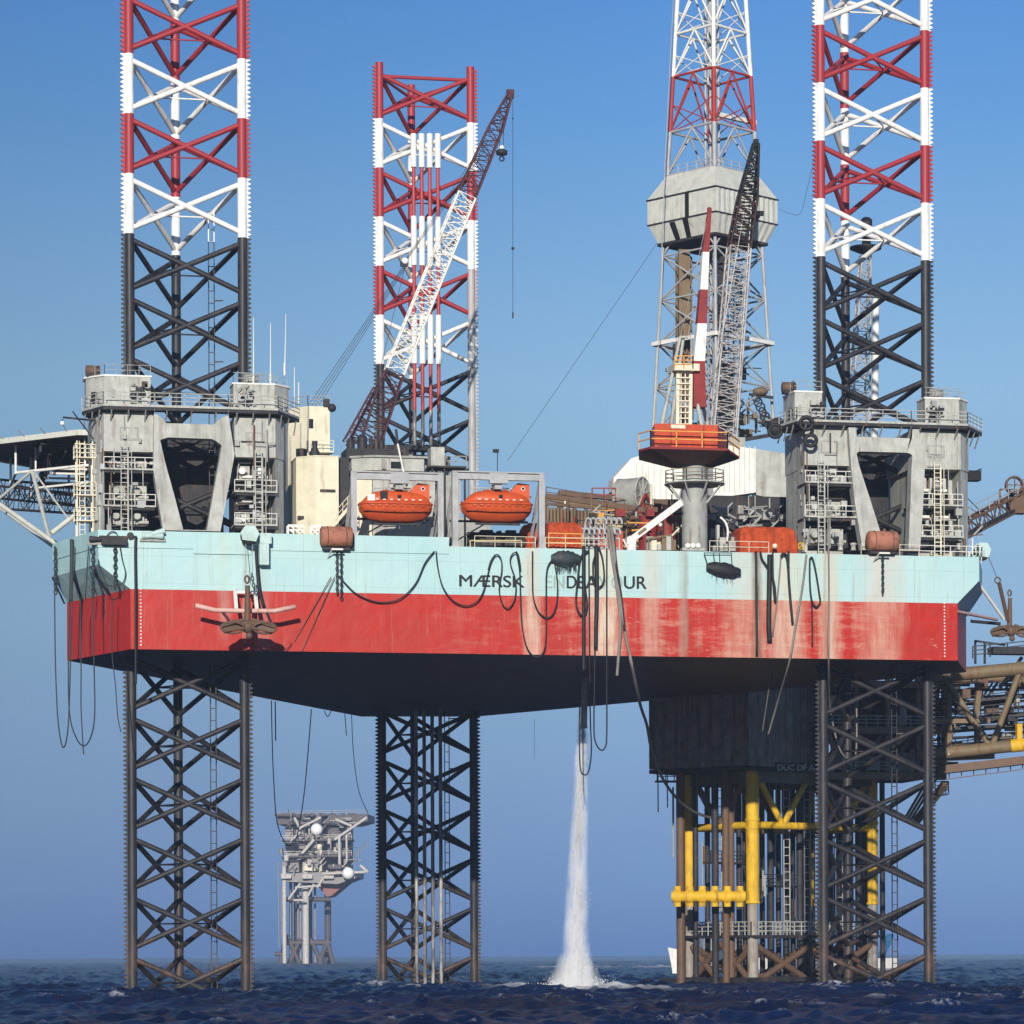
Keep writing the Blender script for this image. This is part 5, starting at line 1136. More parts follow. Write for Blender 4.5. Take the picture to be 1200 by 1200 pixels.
# ================================================================== BUOYS, ANCHORS, FAIRLEADS
def buoy(px, py, label, label_chain, chain_y):
    n = FN-.7; q = P(px, py, n); t = thing('mooring_buoy', label, 'buoy', q-Vector((0, 0, 1)), 'mooring buoys on the deck edge')
    b = MB(); b.lathe(q, [(.2, -1.55), (.85, -1.5), (.98, -1.38), (.98, 1.38), (.85, 1.5), (.2, 1.55)], 24, 'X'); b.build('drum', t, RUSTY)
    b = MB(); 
    for s_ in (-.9, .9): b.torus(q+Vector((s_, 0, 0)), .99, .045, (1, 0, 0), 24, 6)
    b.lathe(q+Vector((.2, 0, .95)), [(.2, 0), (.2, .15), (.08, .3)], 10); b.build('band', t, BROWN)
    b = MB().mat(DARK); b.mm((q.x-1.3, q.y-.1, q.z-1.25), (q.x+1.3, FN+.8, q.z-1.02)); b.mm((q.x+1.1, q.y+.3, q.z-1.2), (q.x+1.8, FN+1.2, q.z+.4)); b.mat(WHITE); b.mm((q.x-.55, q.y-.75, q.z-1.35), (q.x+.55, q.y-.55, q.z-1.2)); b.beam((q.x-.5, q.y-.6, q.z-1.3), (q.x-.75, FN-.05, q.z-2.0), .1); b.build('cradle', t)
    chain(q.x+.1, FN-.5, q.z-1.3, Z(chain_y, FN, px), label_chain)
def chain(x, y, z0, z1, label, link=.42, r=.055, mat=None, x1=None):
    b = MB(); k_ = max(2, int((z0-z1)/(link*.72)))
    for i in range(k_):
        f = (i+.5)/k_; c = Vector((x+((x1-x)*f if x1 else 0), y, z0+(z1-z0)*f)); b.torus(c, link*.5, r, (0, 1, 0) if i % 2 else (1, .1, 0), 10, 5, sx=.55)
    return grounded(b, 'chain', label, 'chain', mat or CHAIN, 'chains hanging on the hull')
buoy(394, 629, 'pinkish rusty mooring buoy on the deck edge below the cream stairway', 'dark chain hanging beneath the buoy by the cream stairway', 697)
buoy(1034, 634, 'pinkish rusty mooring buoy before the tyre-hung jacking frame', 'dark chain hanging beneath the buoy before the jacking frame', 697)
q = P(400, 640, FN-.5); chain(q.x, FN-.45, q.z, Z(703, FN, 400), 'second chain beneath the buoy by the cream stairway, ending lower')
# anchor on its rack, port side
def anchor_thing(label, px, py, n, sc_=1.0, mat=BROWN):
    q = P(px, py, n); t = thing('anchor', label, 'anchor', q-Vector((0, 0, 1.2)), 'anchors on hull racks'); b = MB(); s = sc_
    b.tube(q+Vector((0, -.2, 3.2*s)), q+Vector((0, 0, -.3)), .2*s, .3*s, 10); b.torus(q+Vector((-.05, -.2, 3.7*s)), .3*s, .09*s, (0, 1, 0), 16, 6, sx=.6); b.build('shank', t, mat)
    for sg in (-1, 1):
        b = MB(); b.prism([q+Vector((sg*.2*s, -.5, .3*s)), q+Vector((sg*1.3*s, -.6, .25*s)), q+Vector((sg*2.3*s, -.75, -.5*s)), q+Vector((sg*2.0*s, -.75, -.95*s)), q+Vector((sg*.7*s, -.5, -.45*s))], (0, .32, .06), )
        b.tube(q+Vector((sg*.3*s, -.7, .3*s)), q+Vector((sg*2.3*s, -.9, -.35*s)), .17*s, .1*s, 8); b.tube(q+Vector((sg*.4*s, -.95, -.45*s)), q+Vector((sg*1.9*s, -1.1, -.75*s)), .12*s, .08*s, 8); b.torus(q+Vector((sg*1.35*s, -.85, -.4*s)), .46*s, .11*s, (0, 1, .15), 22, 7, sx=2.1); b.build('fluke', t, mat)
    b = MB(); b.sphere(q+Vector((0, -.4, -.3*s)), .55*s, 10); b.tube(q+Vector((-.7*s, -.5, 0)), q+Vector((.7*s, -.5, 0)), .28*s); b.sphere(q+Vector((.1, -.5, -1.05*s)), .3*s, 8); b.build('crown', t, mat)
    return t, q
ta, qa = anchor_thing('brown rusty anchor hanging on a pink pipe rack below the port jacking frame', 290, 731, FN-4.6, 1.12)
t = thing('anchor_rack', 'pale pink bent pipe rack carrying the rusty anchor on the red plating', 'anchor rack', P(288, 714, FN-3)); n = FN-3.5
b = MB(); b.path([P(229, 709.5, n), P(252, 715, n), P(288, 716, n), P(322, 716, n), P(346, 711, n)], .22, 10); b.build('cross_pipe', t, PINK)
for px0, px1 in ((277, 275.5), (301, 299)):
    b = MB(); b.beam(P(px0, 715, n), P(px1, 695, FN-1.0), .34, .3); b.beam(P(px1, 695, FN-1.0), P(px1-.5, 690, FN), .3); b.build('upright', t, WHITE)
b = MB(); b.beam(P(277, 694, FN-1.0), P(300, 694, FN-1.0), .25); b.beam(P(260, 716, n), P(268, 726, FN), .22); b.beam(P(312, 716, n), P(318, 730, FN), .22); b.build('stay', t, WHITE)
def fairlead(px, py, n, label, mat):
    q = P(px, py, n); t = thing('fairlead_sheave', label, 'fairlead', q-Vector((0, 0, 1.3)), 'anchor fairleads')
    b = MB(); b.lathe(q, [(.5, -.26), (.82, -.24), (.7, 0), (.82, .24), (.5, .26)], 22, 'Y'); b.build('sheave', t, DARK)
    b = MB()
    for s_ in (-.42, .42): b.prism([q+Vector((a_, s_-.06, c_)) for a_, c_ in ((-.7, -.35), (-.85, .35), (-.4, 1.0), (.5, 1.0), (.9, .3), (.6, -.5))], (0, .12, 0))
    b.build('cheek_plate', t, mat)
    b = MB(); b.box(q+Vector((1.6, .3, -.1)), (1.1, .5, 1.0)); 
    if n < FN: b.mm((q.x+1.0, q.y+.1, q.z-2.6), (q.x+1.9, FN-.02, q.z-.6))
    else: b.v = [(v_[0]-3.0, v_[1], v_[2]-.4) for v_ in b.v]; b.mm((q.x-1.2, q.y-.3, q.z-1.6), (q.x-.3, q.y+.6, q.z-.3))
    b.build('bracket', t, mat)
    return q
TQL = M('pale turquoise paint', (.50, .66, .64), amt=.2)
qf = fairlead(292, 629, FN-1.3, 'pale turquoise fairlead sheave on the deck edge above the rusty anchor', TQL)
b = MB(); 
for dx in (-.35, .3): b.tube(qf+Vector((dx, -.1, -.5)), P(288.5 if dx < 0 else 296, 671, FN-3), .035, n=5)
grounded(b, 'anchor_wire', 'pair of steel wires running from the turquoise fairlead down to the anchor', 'wire', GREYD)
q = P(295, 672, FN-3); chain(q.x, q.y, q.z, Z(692, FN-3, 295), 'short dark chain between the fairlead wires and the anchor rack', x1=q.x+.25)
b = MB(); b.path(smoothp([P(300, 640, FN-.9), P(301, 660, FN-.7), P(304, 690, FN-.6), P(309, 711, FN-.5)], 5), .17, 7); grounded(b, 'rubber_fender_strip', 'black strap running from the fairlead down past the anchor rack', 'strap', RUBBER)
b = MB(); b.path(smoothp([P(285, 755, FN-.5), P(300, 757, FN-.5), P(318, 764, FN-.4), P(334, 762, FN-.4), P(342, 753, FN-.4)], 5), .04, 5); grounded(b, 'rope', 'thin rope trailing below the anchor along the hull bottom', 'rope', DARK)
for i, (x0_, x1_, lab) in enumerate(((388, 345, 'slanting stay wire from the buoy chain, ending nearer the anchor'), (392, 354, 'slanting stay wire from the buoy chain, ending at the hull bottom eye'))):
    b = MB(); b.tube(P(x0_, 676, FN-.5), P(x1_, 752 if i == 0 else 763, FN-.12), .045, n=5); grounded(b, 'stay_wire', lab, 'wire', BROWN, 'stay wires on the red plating')
# starboard end: second fairlead, anchor and rack
qs = fairlead(1150, 648, -2.0, 'pale turquoise fairlead sheave at the hull end beside the gangway', TQL)
tb, qb = anchor_thing('brown rusty anchor hanging clear of the hull end', 1183, 737, 4.0, 1.0)
b = MB(); b.tube(qs+Vector((.6, 0, 0)), P(1168, 676, 1.5), .04, n=5); grounded(b, 'anchor_wire', 'steel wire from the hull end fairlead down to its anchor pendant', 'wire', GREYD)
b = MB(); b.torus(P(1169, 680, 1.5), .3, .08, (0, 1, 0), 14, 6); b.tube(P(1171, 684, 1.6), P(1181, 727, 3.6), .22, n=8); grounded(b, 'anchor_pendant', 'brown pendant bar above the anchor at the hull end', 'pendant', BROWN)
t = thing('anchor_rack', 'white strut rack holding the anchor off the dark hull end', 'anchor rack', P(1150, 720, 2))
for a_, c_, m_ in (((1144, 680, 0), (1176, 725, 3.5), WHITE), ((1120, 716.5, -7.8), (1168, 726, 3.2), PINK), ((1138, 728, 3), (1172, 731, 3.5), DARK)):
    b = MB(); b.tube(P(*a_), P(*c_), .17, n=8); b.build('strut', t, m_)
# small sheave clusters on the port chamfer
for i, (px, py, lab) in enumerate(((117, 632, 'small mooring roller beside the hanging chains at the chamfered hull end'), (179, 628, 'pale hawse roller on the bulwark beneath the jacking frame'))):
    b = MB(); q = PCH(px, py, .3) if i == 0 else P(px, py, FN-.5); b.mat(DARK if i == 0 else TQL).lathe(q, [(.25, -1.0), (.32, -.9), (.22, 0), (.32, .9), (.25, 1.0)], 12, 'X'); b.mat(GREYD).box(q+Vector((0, .3, -.35)), (2.4, .3, .3))
    if i: b.mat(DARK).lathe(q+Vector((-2.1, .1, 0)), [(.33, -.05), (.33, .05)], 14, 'Y'); b.mat(TQL).tube(q+Vector((-.9, 0, -.1)), q+Vector((1.1, -.1, .5)), .2, .3)
    grounded(b, 'mooring_roller', lab, 'roller')
b = MB(); q = P(134, 634, FN-.6); b.mm((q.x-1.2, q.y-.2, q.z-.35), (q.x+1.2, q.y+.6, q.z+.1)); b.mm((q.x-1.4, q.y, q.z+.1), (q.x+1.2, q.y+.5, q.z+.5)); grounded(b, 'chain_stopper', 'dark chain stopper on the chamfered hull end under the helicopter deck', 'chain stopper', DARK)

# ================================================================== HOSES, ROPES AND CHAINS
def hose(pts, r, label, mat=RUBBER, n=FN-.45, cat='hose', name='hose', group='hoses hanging on the hull', off=.4):
    q = [PCH(p[0], p[1], off) for p in pts] if 'port end' in group else [P(p[0], p[1], p[2] if len(p) > 2 else n+rnd.uniform(-.08, .08)) for p in pts]; b = MB(); b.path(smoothp(q, 7), r, 7); return grounded(b, name, lab_ok(label), cat, mat, group)
def lab_ok(s): return s
H = hose
H([(396, 674), (415, 694), (435, 704), (452, 706), (470, 701), (487, 684), (498, 660), (509, 646)], .07, 'black hose festoon sagging between the buoy and the davit foot')
H([(511, 646), (513, 665), (519, 688), (531, 704), (545, 710), (558, 706), (566, 694), (571, 676), (575, 660), (580, 650)], .07, 'black hose festoon sagging left of the ship name into the red paint')
H([(572, 668), (576, 656), (582, 650), (587, 655), (588, 668), (585, 690), (588, 706), (594, 713), (600, 709), (604, 698), (604, 680), (598, 660), (600, 650), (606, 648), (609, 658), (610, 668)], .07, 'black hose coiled in two loops over the letters R and S')
H([(605, 646), (609, 670), (610, 700), (612, 735), (618, 760), (628, 770), (637, 764), (640, 745), (640, 700), (641, 668), (647, 656)], .075, 'longest looped hose reaching the hull bottom after the letter K')
H([(624, 646), (624, 680), (625, 700), (631, 717), (641, 724), (649, 718), (653, 702), (653, 680), (650, 660)], .075, 'black hose loop framing the faded letters E and N')
H([(687, 645), (680, 655), (677, 680), (675, 705), (679, 719), (685, 721), (688, 710), (686, 690), (683, 655), (690, 645)], .10, 'fat black hose loop over the letters D and E')
H([(684, 640), (684, 700), (684, 765), (684, 786)], .19, 'thick black hose hanging straight over the letter E', n=FN-.5)
H([(690, 640), (690.5, 710), (691, 775), (691, 806), (692, 850, 2), (693, 880, 4), (690, 903, 6), (685, 908, 7), (680, 900, 8), (679, 860, 9), (680, 800, 10)], .07, 'long thin hose loop hanging down beside the falling water')
H([(697, 640), (697.5, 700), (697, 770), (696, 850), (698, 870), (704, 879), (709, 876), (711, 862), (711, 800), (711, 720), (711, 643)], .075, 'narrow hose loop hanging lower than the hull beside the letter A')
H([(699, 640), (699.5, 690), (698.5, 730), (698, 760)], .20, 'thick black hose bundle hanging over the letter A', n=FN-.55)
H([(702, 642), (706, 655), (708, 675), (706, 685), (701, 688), (696, 682), (695, 660), (700, 645)], .09, 'small black hose ring hooked over the letter V')
H([(716, 618, -7), (719, 640, -8.3), (722, 670), (727, 705), (733, 745), (737.5, 765, -8.6), (741.5, 785, -8), (750, 825, -1), (758, 850, 14), (764, 880, 24), (778, 915, 32), (800, 942, 38), (825, 956, 42), (850, 958, 43)], .16, 'long heavy hose running from the manifold across the gap to the yellow jacket', HOSEG)
H([(712, 616, -7), (717, 650, -8.4), (723, 690), (727, 730), (725, 765, -8.6), (723, 792, -8.6)], .15, 'heavy grey hose hanging from the manifold beside the letter U', HOSEG)
H([(719, 625, -7), (722, 660), (728, 700), (732, 740)], .13, 'short heavy black hose beside the long hose near the letter U')
H([(886, 646), (886.5, 700), (887, 768)], .12, 'straight black hose hanging below the right end tarpaulin')
H([(891, 646), (893, 655), (899, 664), (904, 672), (908, 688), (909, 706)], .10, 'short curved black hose end below the tarpaulin cover', n=FN-.6)
H([(902, 650), (901.5, 690), (901, 730), (902, 752)], .26, 'fat black hose hanging before the worn red paint', n=FN-.5)
H([(905.5, 648), (906, 680), (908, 704)], .10, 'short black hose tight beside the fat hose')
H([(924, 646), (924, 670), (926, 700), (929, 731)], .13, 'black hose drooping outward after the fat hose')
H([(915, 652), (918, 649), (922, 652), (924, 665)], .13, 'small black hose bend hooked between the fat hoses', n=FN-.6)
H([(915, 654), (911, 700), (906, 740), (903, 780, -4), (902, 800, 0), (893, 860, 6)], .08, 'thin pale hose slanting down from the fat hose to below the hull', HOSEG)
H([(945, 650), (940, 690), (932, 735), (925, 775), (912, 820, -2), (900, 862, 2)], .11, 'grey hose slanting across the red paint and out under the hull', HOSEG)
H([(949, 655), (949, 680), (951, 702), (956, 711), (961, 706), (960, 695), (956, 670), (952, 654), (949, 655)], .09, 'black hose ring hooked at the leg edge of the hull')
H([(951, 700), (952, 730), (952, 757)], .08, 'short black hose tail under the hooked hose ring')
H([(971, 640), (971.5, 700), (971, 770), (973, 830, 0), (985, 880, 2), (1001, 888, 4), (1004, 850, 5), (1002, 775, 4)], .09, 'grey hose dropping below the hull and looping in front of the striped leg', HOSEG)
H([(159, 628), (158.5, 650), (159, 700), (159, 790), (159, 800)], .13, 'thick black hose hanging straight down at the hull corner beside draught marks')
H([(64, 640, 3), (64, 700, 3), (65, 780, 3), (68, 845, 3), (74, 876, 3), (80, 850, 3), (83, 760, 3), (85, 690, 2), (87, 640, 1)], .065, 'dark rope loop farthest out under the helicopter deck', CHAIN, name='rope', cat='rope', group='ropes at the port end')
H([(85, 640, 1), (82, 700, 1), (80, 790, 1), (82, 840, 1), (90, 866, 1), (99, 874, 1), (107, 862, 1), (111, 835, 0), (110, 770, 0), (108, 690, -1)], .065, 'dark rope loop hanging wide below the chamfered hull end', CHAIN, name='rope', cat='rope', group='ropes at the port end')
H([(94, 700, 1), (95, 780, 1), (95, 830, 1), (98, 884, 1)], .06, 'single dark rope tail with frayed end below the chamfered hull end', CHAIN, name='rope', cat='rope', group='ropes at the port end')
H([(84, 632, -1), (84, 660, -1.2), (83, 705, -1.2)], .2, 'thick dark tarred rope bundle on the chamfered hull end', CHAIN, name='rope', cat='rope', group='ropes at the port end')
H([(132, 700, -5), (131, 760, -5), (135, 800, -4), (138, 840, -3), (142, 858, -2)], .05, 'thin dark rope swinging below the hull corner toward the leg', CHAIN, name='rope', cat='rope', group='ropes at the port end')
H([(124, 640, -6.4), (126, 627, -6.6), (132, 623, -6.6), (138, 628, -6.8), (143, 655, -7), (147, 672, -7.4), (143, 684, -7.2), (133, 687, -7), (123, 684, -6.4), (118, 676, -5.6), (115, 655, -5.2)], .05, 'dark rope looped over the deck edge beside the hanging chain', CHAIN, name='rope', cat='rope', group='ropes at the port end')
H([(104, 640, -3.5), (102, 670, -3.6), (100, 702, -3.4)], .06, 'dark rope drop beside the roller chain at the chamfered end', CHAIN, name='rope', cat='rope', group='ropes at the port end')
for px, y0_, y1_, nn, lab in ((65, 642, 696, 3, 'dark chain at the outermost corner of the hull end'), (109, 640, 700, -4.5, 'dark chain below the mooring roller at the chamfered end'), (135, 638, 690, -6.9, 'heavy dark chain below the chain stopper at the hull corner')):
    q = PCH(px, y0_, .3); chain(q.x, q.y, q.z, Z(y1_, q.y, px), lab, .5, .075)
for f, lab in ((.97, 'dark stay bar at the outermost edge of the flared hull end'), (.55, 'dark stay bar in the middle of the flared hull end'), (.12, 'dark stay bar at the corner of the flared hull end')):
    a_ = Vector((*TOP[0], ZF)).lerp(Vector((*TOP[5], ZF)), f); c_ = Vector((*BOT[0], ZR)).lerp(Vector((*BOT[5], ZR)), min(1, f+.16)); o_ = Vector((-.25, -.1, -.1))
    b = MB(); b.tube(a_+o_, c_+o_, .1, n=6); grounded(b, 'stay_bar', lab, 'stay bar', CHAIN, 'stay bars on the flared hull end')
# lines that drop from the far edge of the hull bottom
for pts, lab, r_ in (([(318, 821), (319, 870), (321, 920), (325, 965), (336, 990), (346, 985), (352, 960), (358, 915), (365, 831)], 'long slack line looping under the hull in front of the far platform', .06),
                     ([(322.5, 822), (323, 868)], 'short straight line end under the hull beside the long slack line', .07), ([(380, 833), (384, 840), (388, 833)], 'tiny rope loop under the hull', .05),
                     ([(404, 836), (406, 862)], 'short frayed line under the hull near the shorter leg', .05), ([(412, 837), (414, 880), (420, 925), (431, 953)], 'thin line slanting down under the hull toward the shorter leg', .045)):
    nn = PZ(pts[0][0], pts[0][1]-2, ZB).y; H([(a_, c_, nn-1) for a_, c_ in pts], r_, lab, CHAIN, name='rope', cat='rope', group='lines under the hull')
H([(626, 842, 55), (626, 890, 55)], .02, 'thin line under the hull between leg and falling water', GREYD, name='rope', cat='rope', group='lines under the hull')

# ================================================================== STARBOARD GANGWAY BOOM
t = thing('burner_boom', 'dark lattice boom with ring burner rising past the hull end', 'boom', P(1090, 642, 3))
a_, c_ = P(1088, 642, -2), P(1212, 578, 6)
b = MB(); b.lattice(a_, c_, 1.5, 1.5, 14, .13, .08, 1.5, 1.5); b.build('truss', t, BROWN)
b = MB(); b.beam(P(1092, 646, -3), P(1210, 588, 5), .4, .35); b.build('lower_chord', t, DARK)
b = MB(); b.rail([a_+Vector((0, -.7, .8)), c_+Vector((0, -.7, .8))], 1.2, .04, 1.6, 2); b.build('railing', t, GREYD)
b = MB(); q = P(1189, 575, 4); b.torus(q+Vector((0, 0, .6)), .85, .12, (.2, 1, 0), 22, 7); b.torus(q+Vector((.1, .6, .6)), .85, .1, (.2, 1, 0), 22, 7)
for k in range(4): a2 = k*1.57; b.beam(q+Vector((0, 0, .6)), q+Vector((.85*math.cos(a2), 0, .6+.85*math.sin(a2))), .1)
b.box(q+Vector((.2, 0, -1.6)), (1.8, 1.4, 1.6)); b.tube(q+Vector((-2.2, 0, -1.4)), q+Vector((1.8, 0, -.4)), .25); b.beam(q+Vector((-1.6, 0, -2.2)), q+Vector((-1.6, 0, .1)), .14); b.beam(q+Vector((-1.6, 0, .1)), q+Vector((1.6, 0, .1)), .14); b.build('burner_head', t, BROWN)
b = MB(); b.tube(P(1125, 575, 0), P(1160, 610, 3), .05, n=5); b.tube(P(1128, 590, 0), P(1152, 605, 3), .04, n=5); b.build('stay_line', t, DARK)
t = thing('pipe_station', 'tangle of grey pipes and valves at the foot of the burner boom', 'pipework', P(1112, 650, -2))
for i in range(60):
    q = P(rnd.uniform(1074, 1148), rnd.uniform(620, 652), rnd.uniform(-6, 2)); v = Vector(rnd.choice(((1, 0, .1), (0, 0, 1), (.7, 0, .7), (.4, .6, 0)))); m_ = rnd.choice((GREY, BROWN, WHITE, GREYD, DARK)); q.z = max(q.z, ZD+.05)
    if i % 5 == 0: boxpart('valve_box', t, q, (rnd.uniform(.3, .6), .5, rnd.uniform(.3, .8)), m_)
    else: pipepart('pipe', t, q, q+v*rnd.uniform(.5, 1.9), rnd.uniform(.05, .14), m_)
# bollards along the starboard deck edge
for i, px in enumerate((985, 1000)):
    b = MB(); q = P(px, 645, -7.6); b.lathe(q, [(.3, 0), (.24, .1), (.24, .5), (.34, .55), (.34, .7), (.2, .75)], 14); grounded(b, 'bollard', ['white bollard at the deck edge below the access ladder', 'white bollard at the deck edge next to the portal foot'][i], 'bollard', GREY, 'bollards on the deck edge')

# ================================================================== FLARE MAST BEHIND THE STARBOARD LEG
n = 62; t = thing('flare_mast', 'slim lattice mast with round platform behind the striped leg beside derrick', 'mast', P(1010, 520, n))
b = MB(); b.lattice(P(1003, 560, n), P(1014, 300, n), 2.6, 1.1, 26, .13, .07, 2.6, 1.1); b.build('lattice', t, STEEL)
b = MB(); b.lathe(P(1014.5, 291, n), [(.3, -.8), (1.9, -.1), (1.9, .15)], 20); b.build('round_platform', t, DARK)
b = MB(); b.lathe(P(1015.5, 290, n), [(.55, 0), (.55, 2.2), (.7, 2.5), (.7, 3.3), (.4, 3.6)], 14); b.build('burner', t, DARK)
b = MB(); b.tube(P(1025, 520, n-3), P(1026.5, 350, n-3), .42, n=12); b.build('riser', t, WHITE)

# ================================================================== WELLHEAD PLATFORM WITH YELLOW JACKET
PA = P(882, 1050, 38); PB = P(808, 1050, 48); dv = Vector((PB.x-PA.x, PB.y-PA.y, 0)); pv = Vector((dv.y, -dv.x, 0)).normalized()
if pv.x < 0: pv = -pv
# slide along pv until it lines up with the third leg
def screen_x(q): return 600+F*(math.cos(A)*(q.x-CX)-math.sin(A)*(q.y-CY))/(math.sin(A)*(q.x-CX)+math.cos(A)*(q.y-CY))
best = min((abs(screen_x(PA+pv*s_)-1023), s_) for s_ in np.arange(5, 40, .1))[1]
PC = PA+pv*best; PD = PB+pv*best
J4 = [Vector((q.x, q.y, 0)) for q in (PA, PB, PD, PC)]
t = thing('wellhead_platform', 'wellhead platform with yellow jacket legs standing beyond the rig', 'platform', ((PA.x+PD.x)/2, (PA.y+PD.y)/2, 0))
ZY, ZS = 9.5, 23.0; zb1_ = Z(968, 41, 882)
WJ = M('scoured pile steel', (.34, .31, .27), amt=.8)
for i, q in enumerate(J4):
    b = MB(); b.tube(q+Vector((0, 0, ZY)), q+Vector((0, 0, ZS+2)), (.74, .72, .68, .62)[i], n=18); lg = b.build('jacket_leg', t, YELLOW)
    for zc_2 in (zb1_, zb1_+.9, ZY+.25, ZS-1.5):
        b = MB(); b.tube(q+Vector((0, 0, zc_2-.45)), q+Vector((0, 0, zc_2-.2)), (.84, .82, .78, .72)[i], n=18); b.build('clamp_ring', lg, YELLOW)
    b = MB(); b.tube(q+Vector((0, 0, -3)), q+Vector((0, 0, ZY)), .62 if i == 0 else .58, n=16); b.build('pile', lg, WJ)
zb1 = Z(968, 41, 882); zb2 = Z(912, 41, 882)
for i in range(4):
    a_, c_ = J4[i], J4[(i+1) % 4]; b = MB(); b.tube(a_+Vector((0, 0, zb1)), c_+Vector((0, 0, zb1)), .42, n=14); b.build('horizontal_brace', t, YELLOW)
    k_ = 1 if (c_-a_).length < 15 else 2; b = MB()
    for j in range(k_):
        s0, s1 = a_.lerp(c_, j/k_), a_.lerp(c_, (j+1)/k_); mid = (s0+s1)/2+Vector((0, 0, zb1)); b.tube(s0+Vector((0, 0, zb2+1.2)), mid, .36, n=10); b.tube(s1+Vector((0, 0, zb2+1.2)), mid, .36, n=10)
    b.build('diagonal_brace', t, TAN if i != 3 else YELLOW)
    b = MB(); b.beam(a_+Vector((0, 0, ZS+.6)), c_+Vector((0, 0, ZS+.6)), .8, 1.4); b.build('deck_beam', t, TAN)
    b = MB(); m_ = 2
    for j in range(m_):
        s0, s1 = a_.lerp(c_, j/m_), a_.lerp(c_, (j+1)/m_); b.tube(s0+Vector((0, 0, 4.8)), s1+Vector((0, 0, .2)), .38, n=8); b.tube(s1+Vector((0, 0, 4.8)), s0+Vector((0, 0, .2)), .38, n=8)
    b.build('lower_cross_brace', t, BROWN)
ctr = sum(J4, Vector())/4
b = MB().mat(DARK)
ring = [ctr+(q-ctr)*1.06 for q in J4]
for i in range(4): b.beam(ring[i]+Vector((0, 0, 5.6)), ring[(i+1) % 4]+Vector((0, 0, 5.6)), 1.4, .3)
b.build('lower_walkway', t); b = MB()
for i in range(4): b.rail([ring[i]+Vector((0, 0, 5.75)), ring[(i+1) % 4]+Vector((0, 0, 5.75))], 1.5, .06, 1.1, 3)
b.build('walkway_railing', t, GREYD)
b = MB()
for i in range(4): b.beam(ring[i]+Vector((0, 0, .75)), ring[(i+1) % 4]+Vector((0, 0, .75)), 1.1, .5)
b.beam(ring[1]+(ring[1]-ring[0]).normalized()*4+Vector((0, 0, .6)), ring[0]+Vector((0, 0, .6)), 1.2, .5); b.build('boat_landing', t, DARK)
# conductors
for i, px in enumerate((797.5, 838, 850.5, 856.5, 903, 921, 937, 944, 984, 996, 1006)):
    nn = (43, 40, 39.5, 41, 51, 55, 49, 53, 55, 51, 57)[i]; u_ = U(px, 1000, nn); b = MB(); b.tube((u_, nn, -3), (u_, nn, ZS+5), .42 if i else .5, n=12); b.build('conductor', t, BROWN if i in (0, 2, 3) else DARK)
for px, nn in ((815, 46), (829, 51), (866, 46), (873, 52), (893, 58), (912, 60), (929, 57), (952, 60), (973, 58), (990, 56), (1013, 60), (1034, 62)):
    u_ = U(px, 1000, nn); b = MB(); b.tube((u_, nn, -3), (u_, nn, ZS+3), .34, n=10); b.build('conductor', t, DARK)
# collar manifold at the lower end of the jacket
b = MB(); q0, q1 = P(787, 1050.5, 38.5), P(874, 1050.5, 36); b.tube(q0, q1, .6, n=14)
for k in range(6):
    c_ = q0.lerp(q1, .08+k*.168); d_ = (q1-q0).normalized(); b.tube(c_-d_*.42, c_+d_*.42, .78, n=14); b.tube(c_-Vector((0, 0, 1.15)), c_+Vector((0, 0, 1.15)), .42, n=10); b.tube(c_-d_*.1, c_+d_*.1, .9, n=14)
b.build('conductor_collar', t, YELLOW)
# topsides: corrugated wind wall, decks and pipes
SA, SB, SC = P(877, 850, 35), P(760.5, 850, 45), None
dS = Vector((SB.x-SA.x, SB.y-SA.y, 0)); pS = Vector((dS.y, -dS.x, 0)).normalized(); pS = pS if pS.x > 0 else -pS
SC = SA+pS*17; SD = SB+pS*17
b = MB()
for a_, c_ in ((SA, SB), (SC, SA), (SB, SD), (SD, SC)):
    z0, z1 = Z(897, 36, 860), 34.2; corr(b, (a_.x, a_.y, z0), (c_.x, c_.y, z0), (a_.x, a_.y, z1), (c_.x, c_.y, z1), .75, .34)
b.build('wind_wall', t, SHROUD)
zt0 = Z(897, 36, 860)
b = MB(); b.plan([(q.x, q.y) for q in (SA, SB, SD, SC)], zt0-.5, zt0-.05); b.build('cellar_deck', t, DARK)
b = MB(); b.plan([(q.x, q.y) for q in (SA+pS*17.2, SB+pS*17.2, SB+pS*30, SA+pS*30)], zt0-.5, zt0-.05); b.plan([(q.x, q.y) for q in (SA+pS*17.2, SB+pS*17.2, SB+pS*30, SA+pS*30)], zt0+4.5, zt0+4.9); b.plan([(q.x, q.y) for q in (SA+pS*17.2, SB+pS*17.2, SB+pS*30, SA+pS*30)], zt0+9.5, zt0+10); b.build('process_deck', t, DARK)
b = MB()
for i in range(60):
    f, g = rnd.uniform(2, 28), rnd.random(); q = SA.lerp(SB, g)+pS*f; z0 = rnd.uniform(2, 23); b.mat(rnd.choice((DARK, BROWN, GREYD, GREYD)))
    b.tube((q.x, q.y, z0), (q.x, q.y, z0+rnd.uniform(2, 8)), rnd.uniform(.06, .16), n=6)
for k in range(5):
    q = SA.lerp(SB, rnd.random())+pS*(6+k*5); b.mat(GREYD); b.ladder((q.x, q.y, 6), (q.x, q.y, zt0), .7, .06, .9)
b.build('riser_pipe', t)
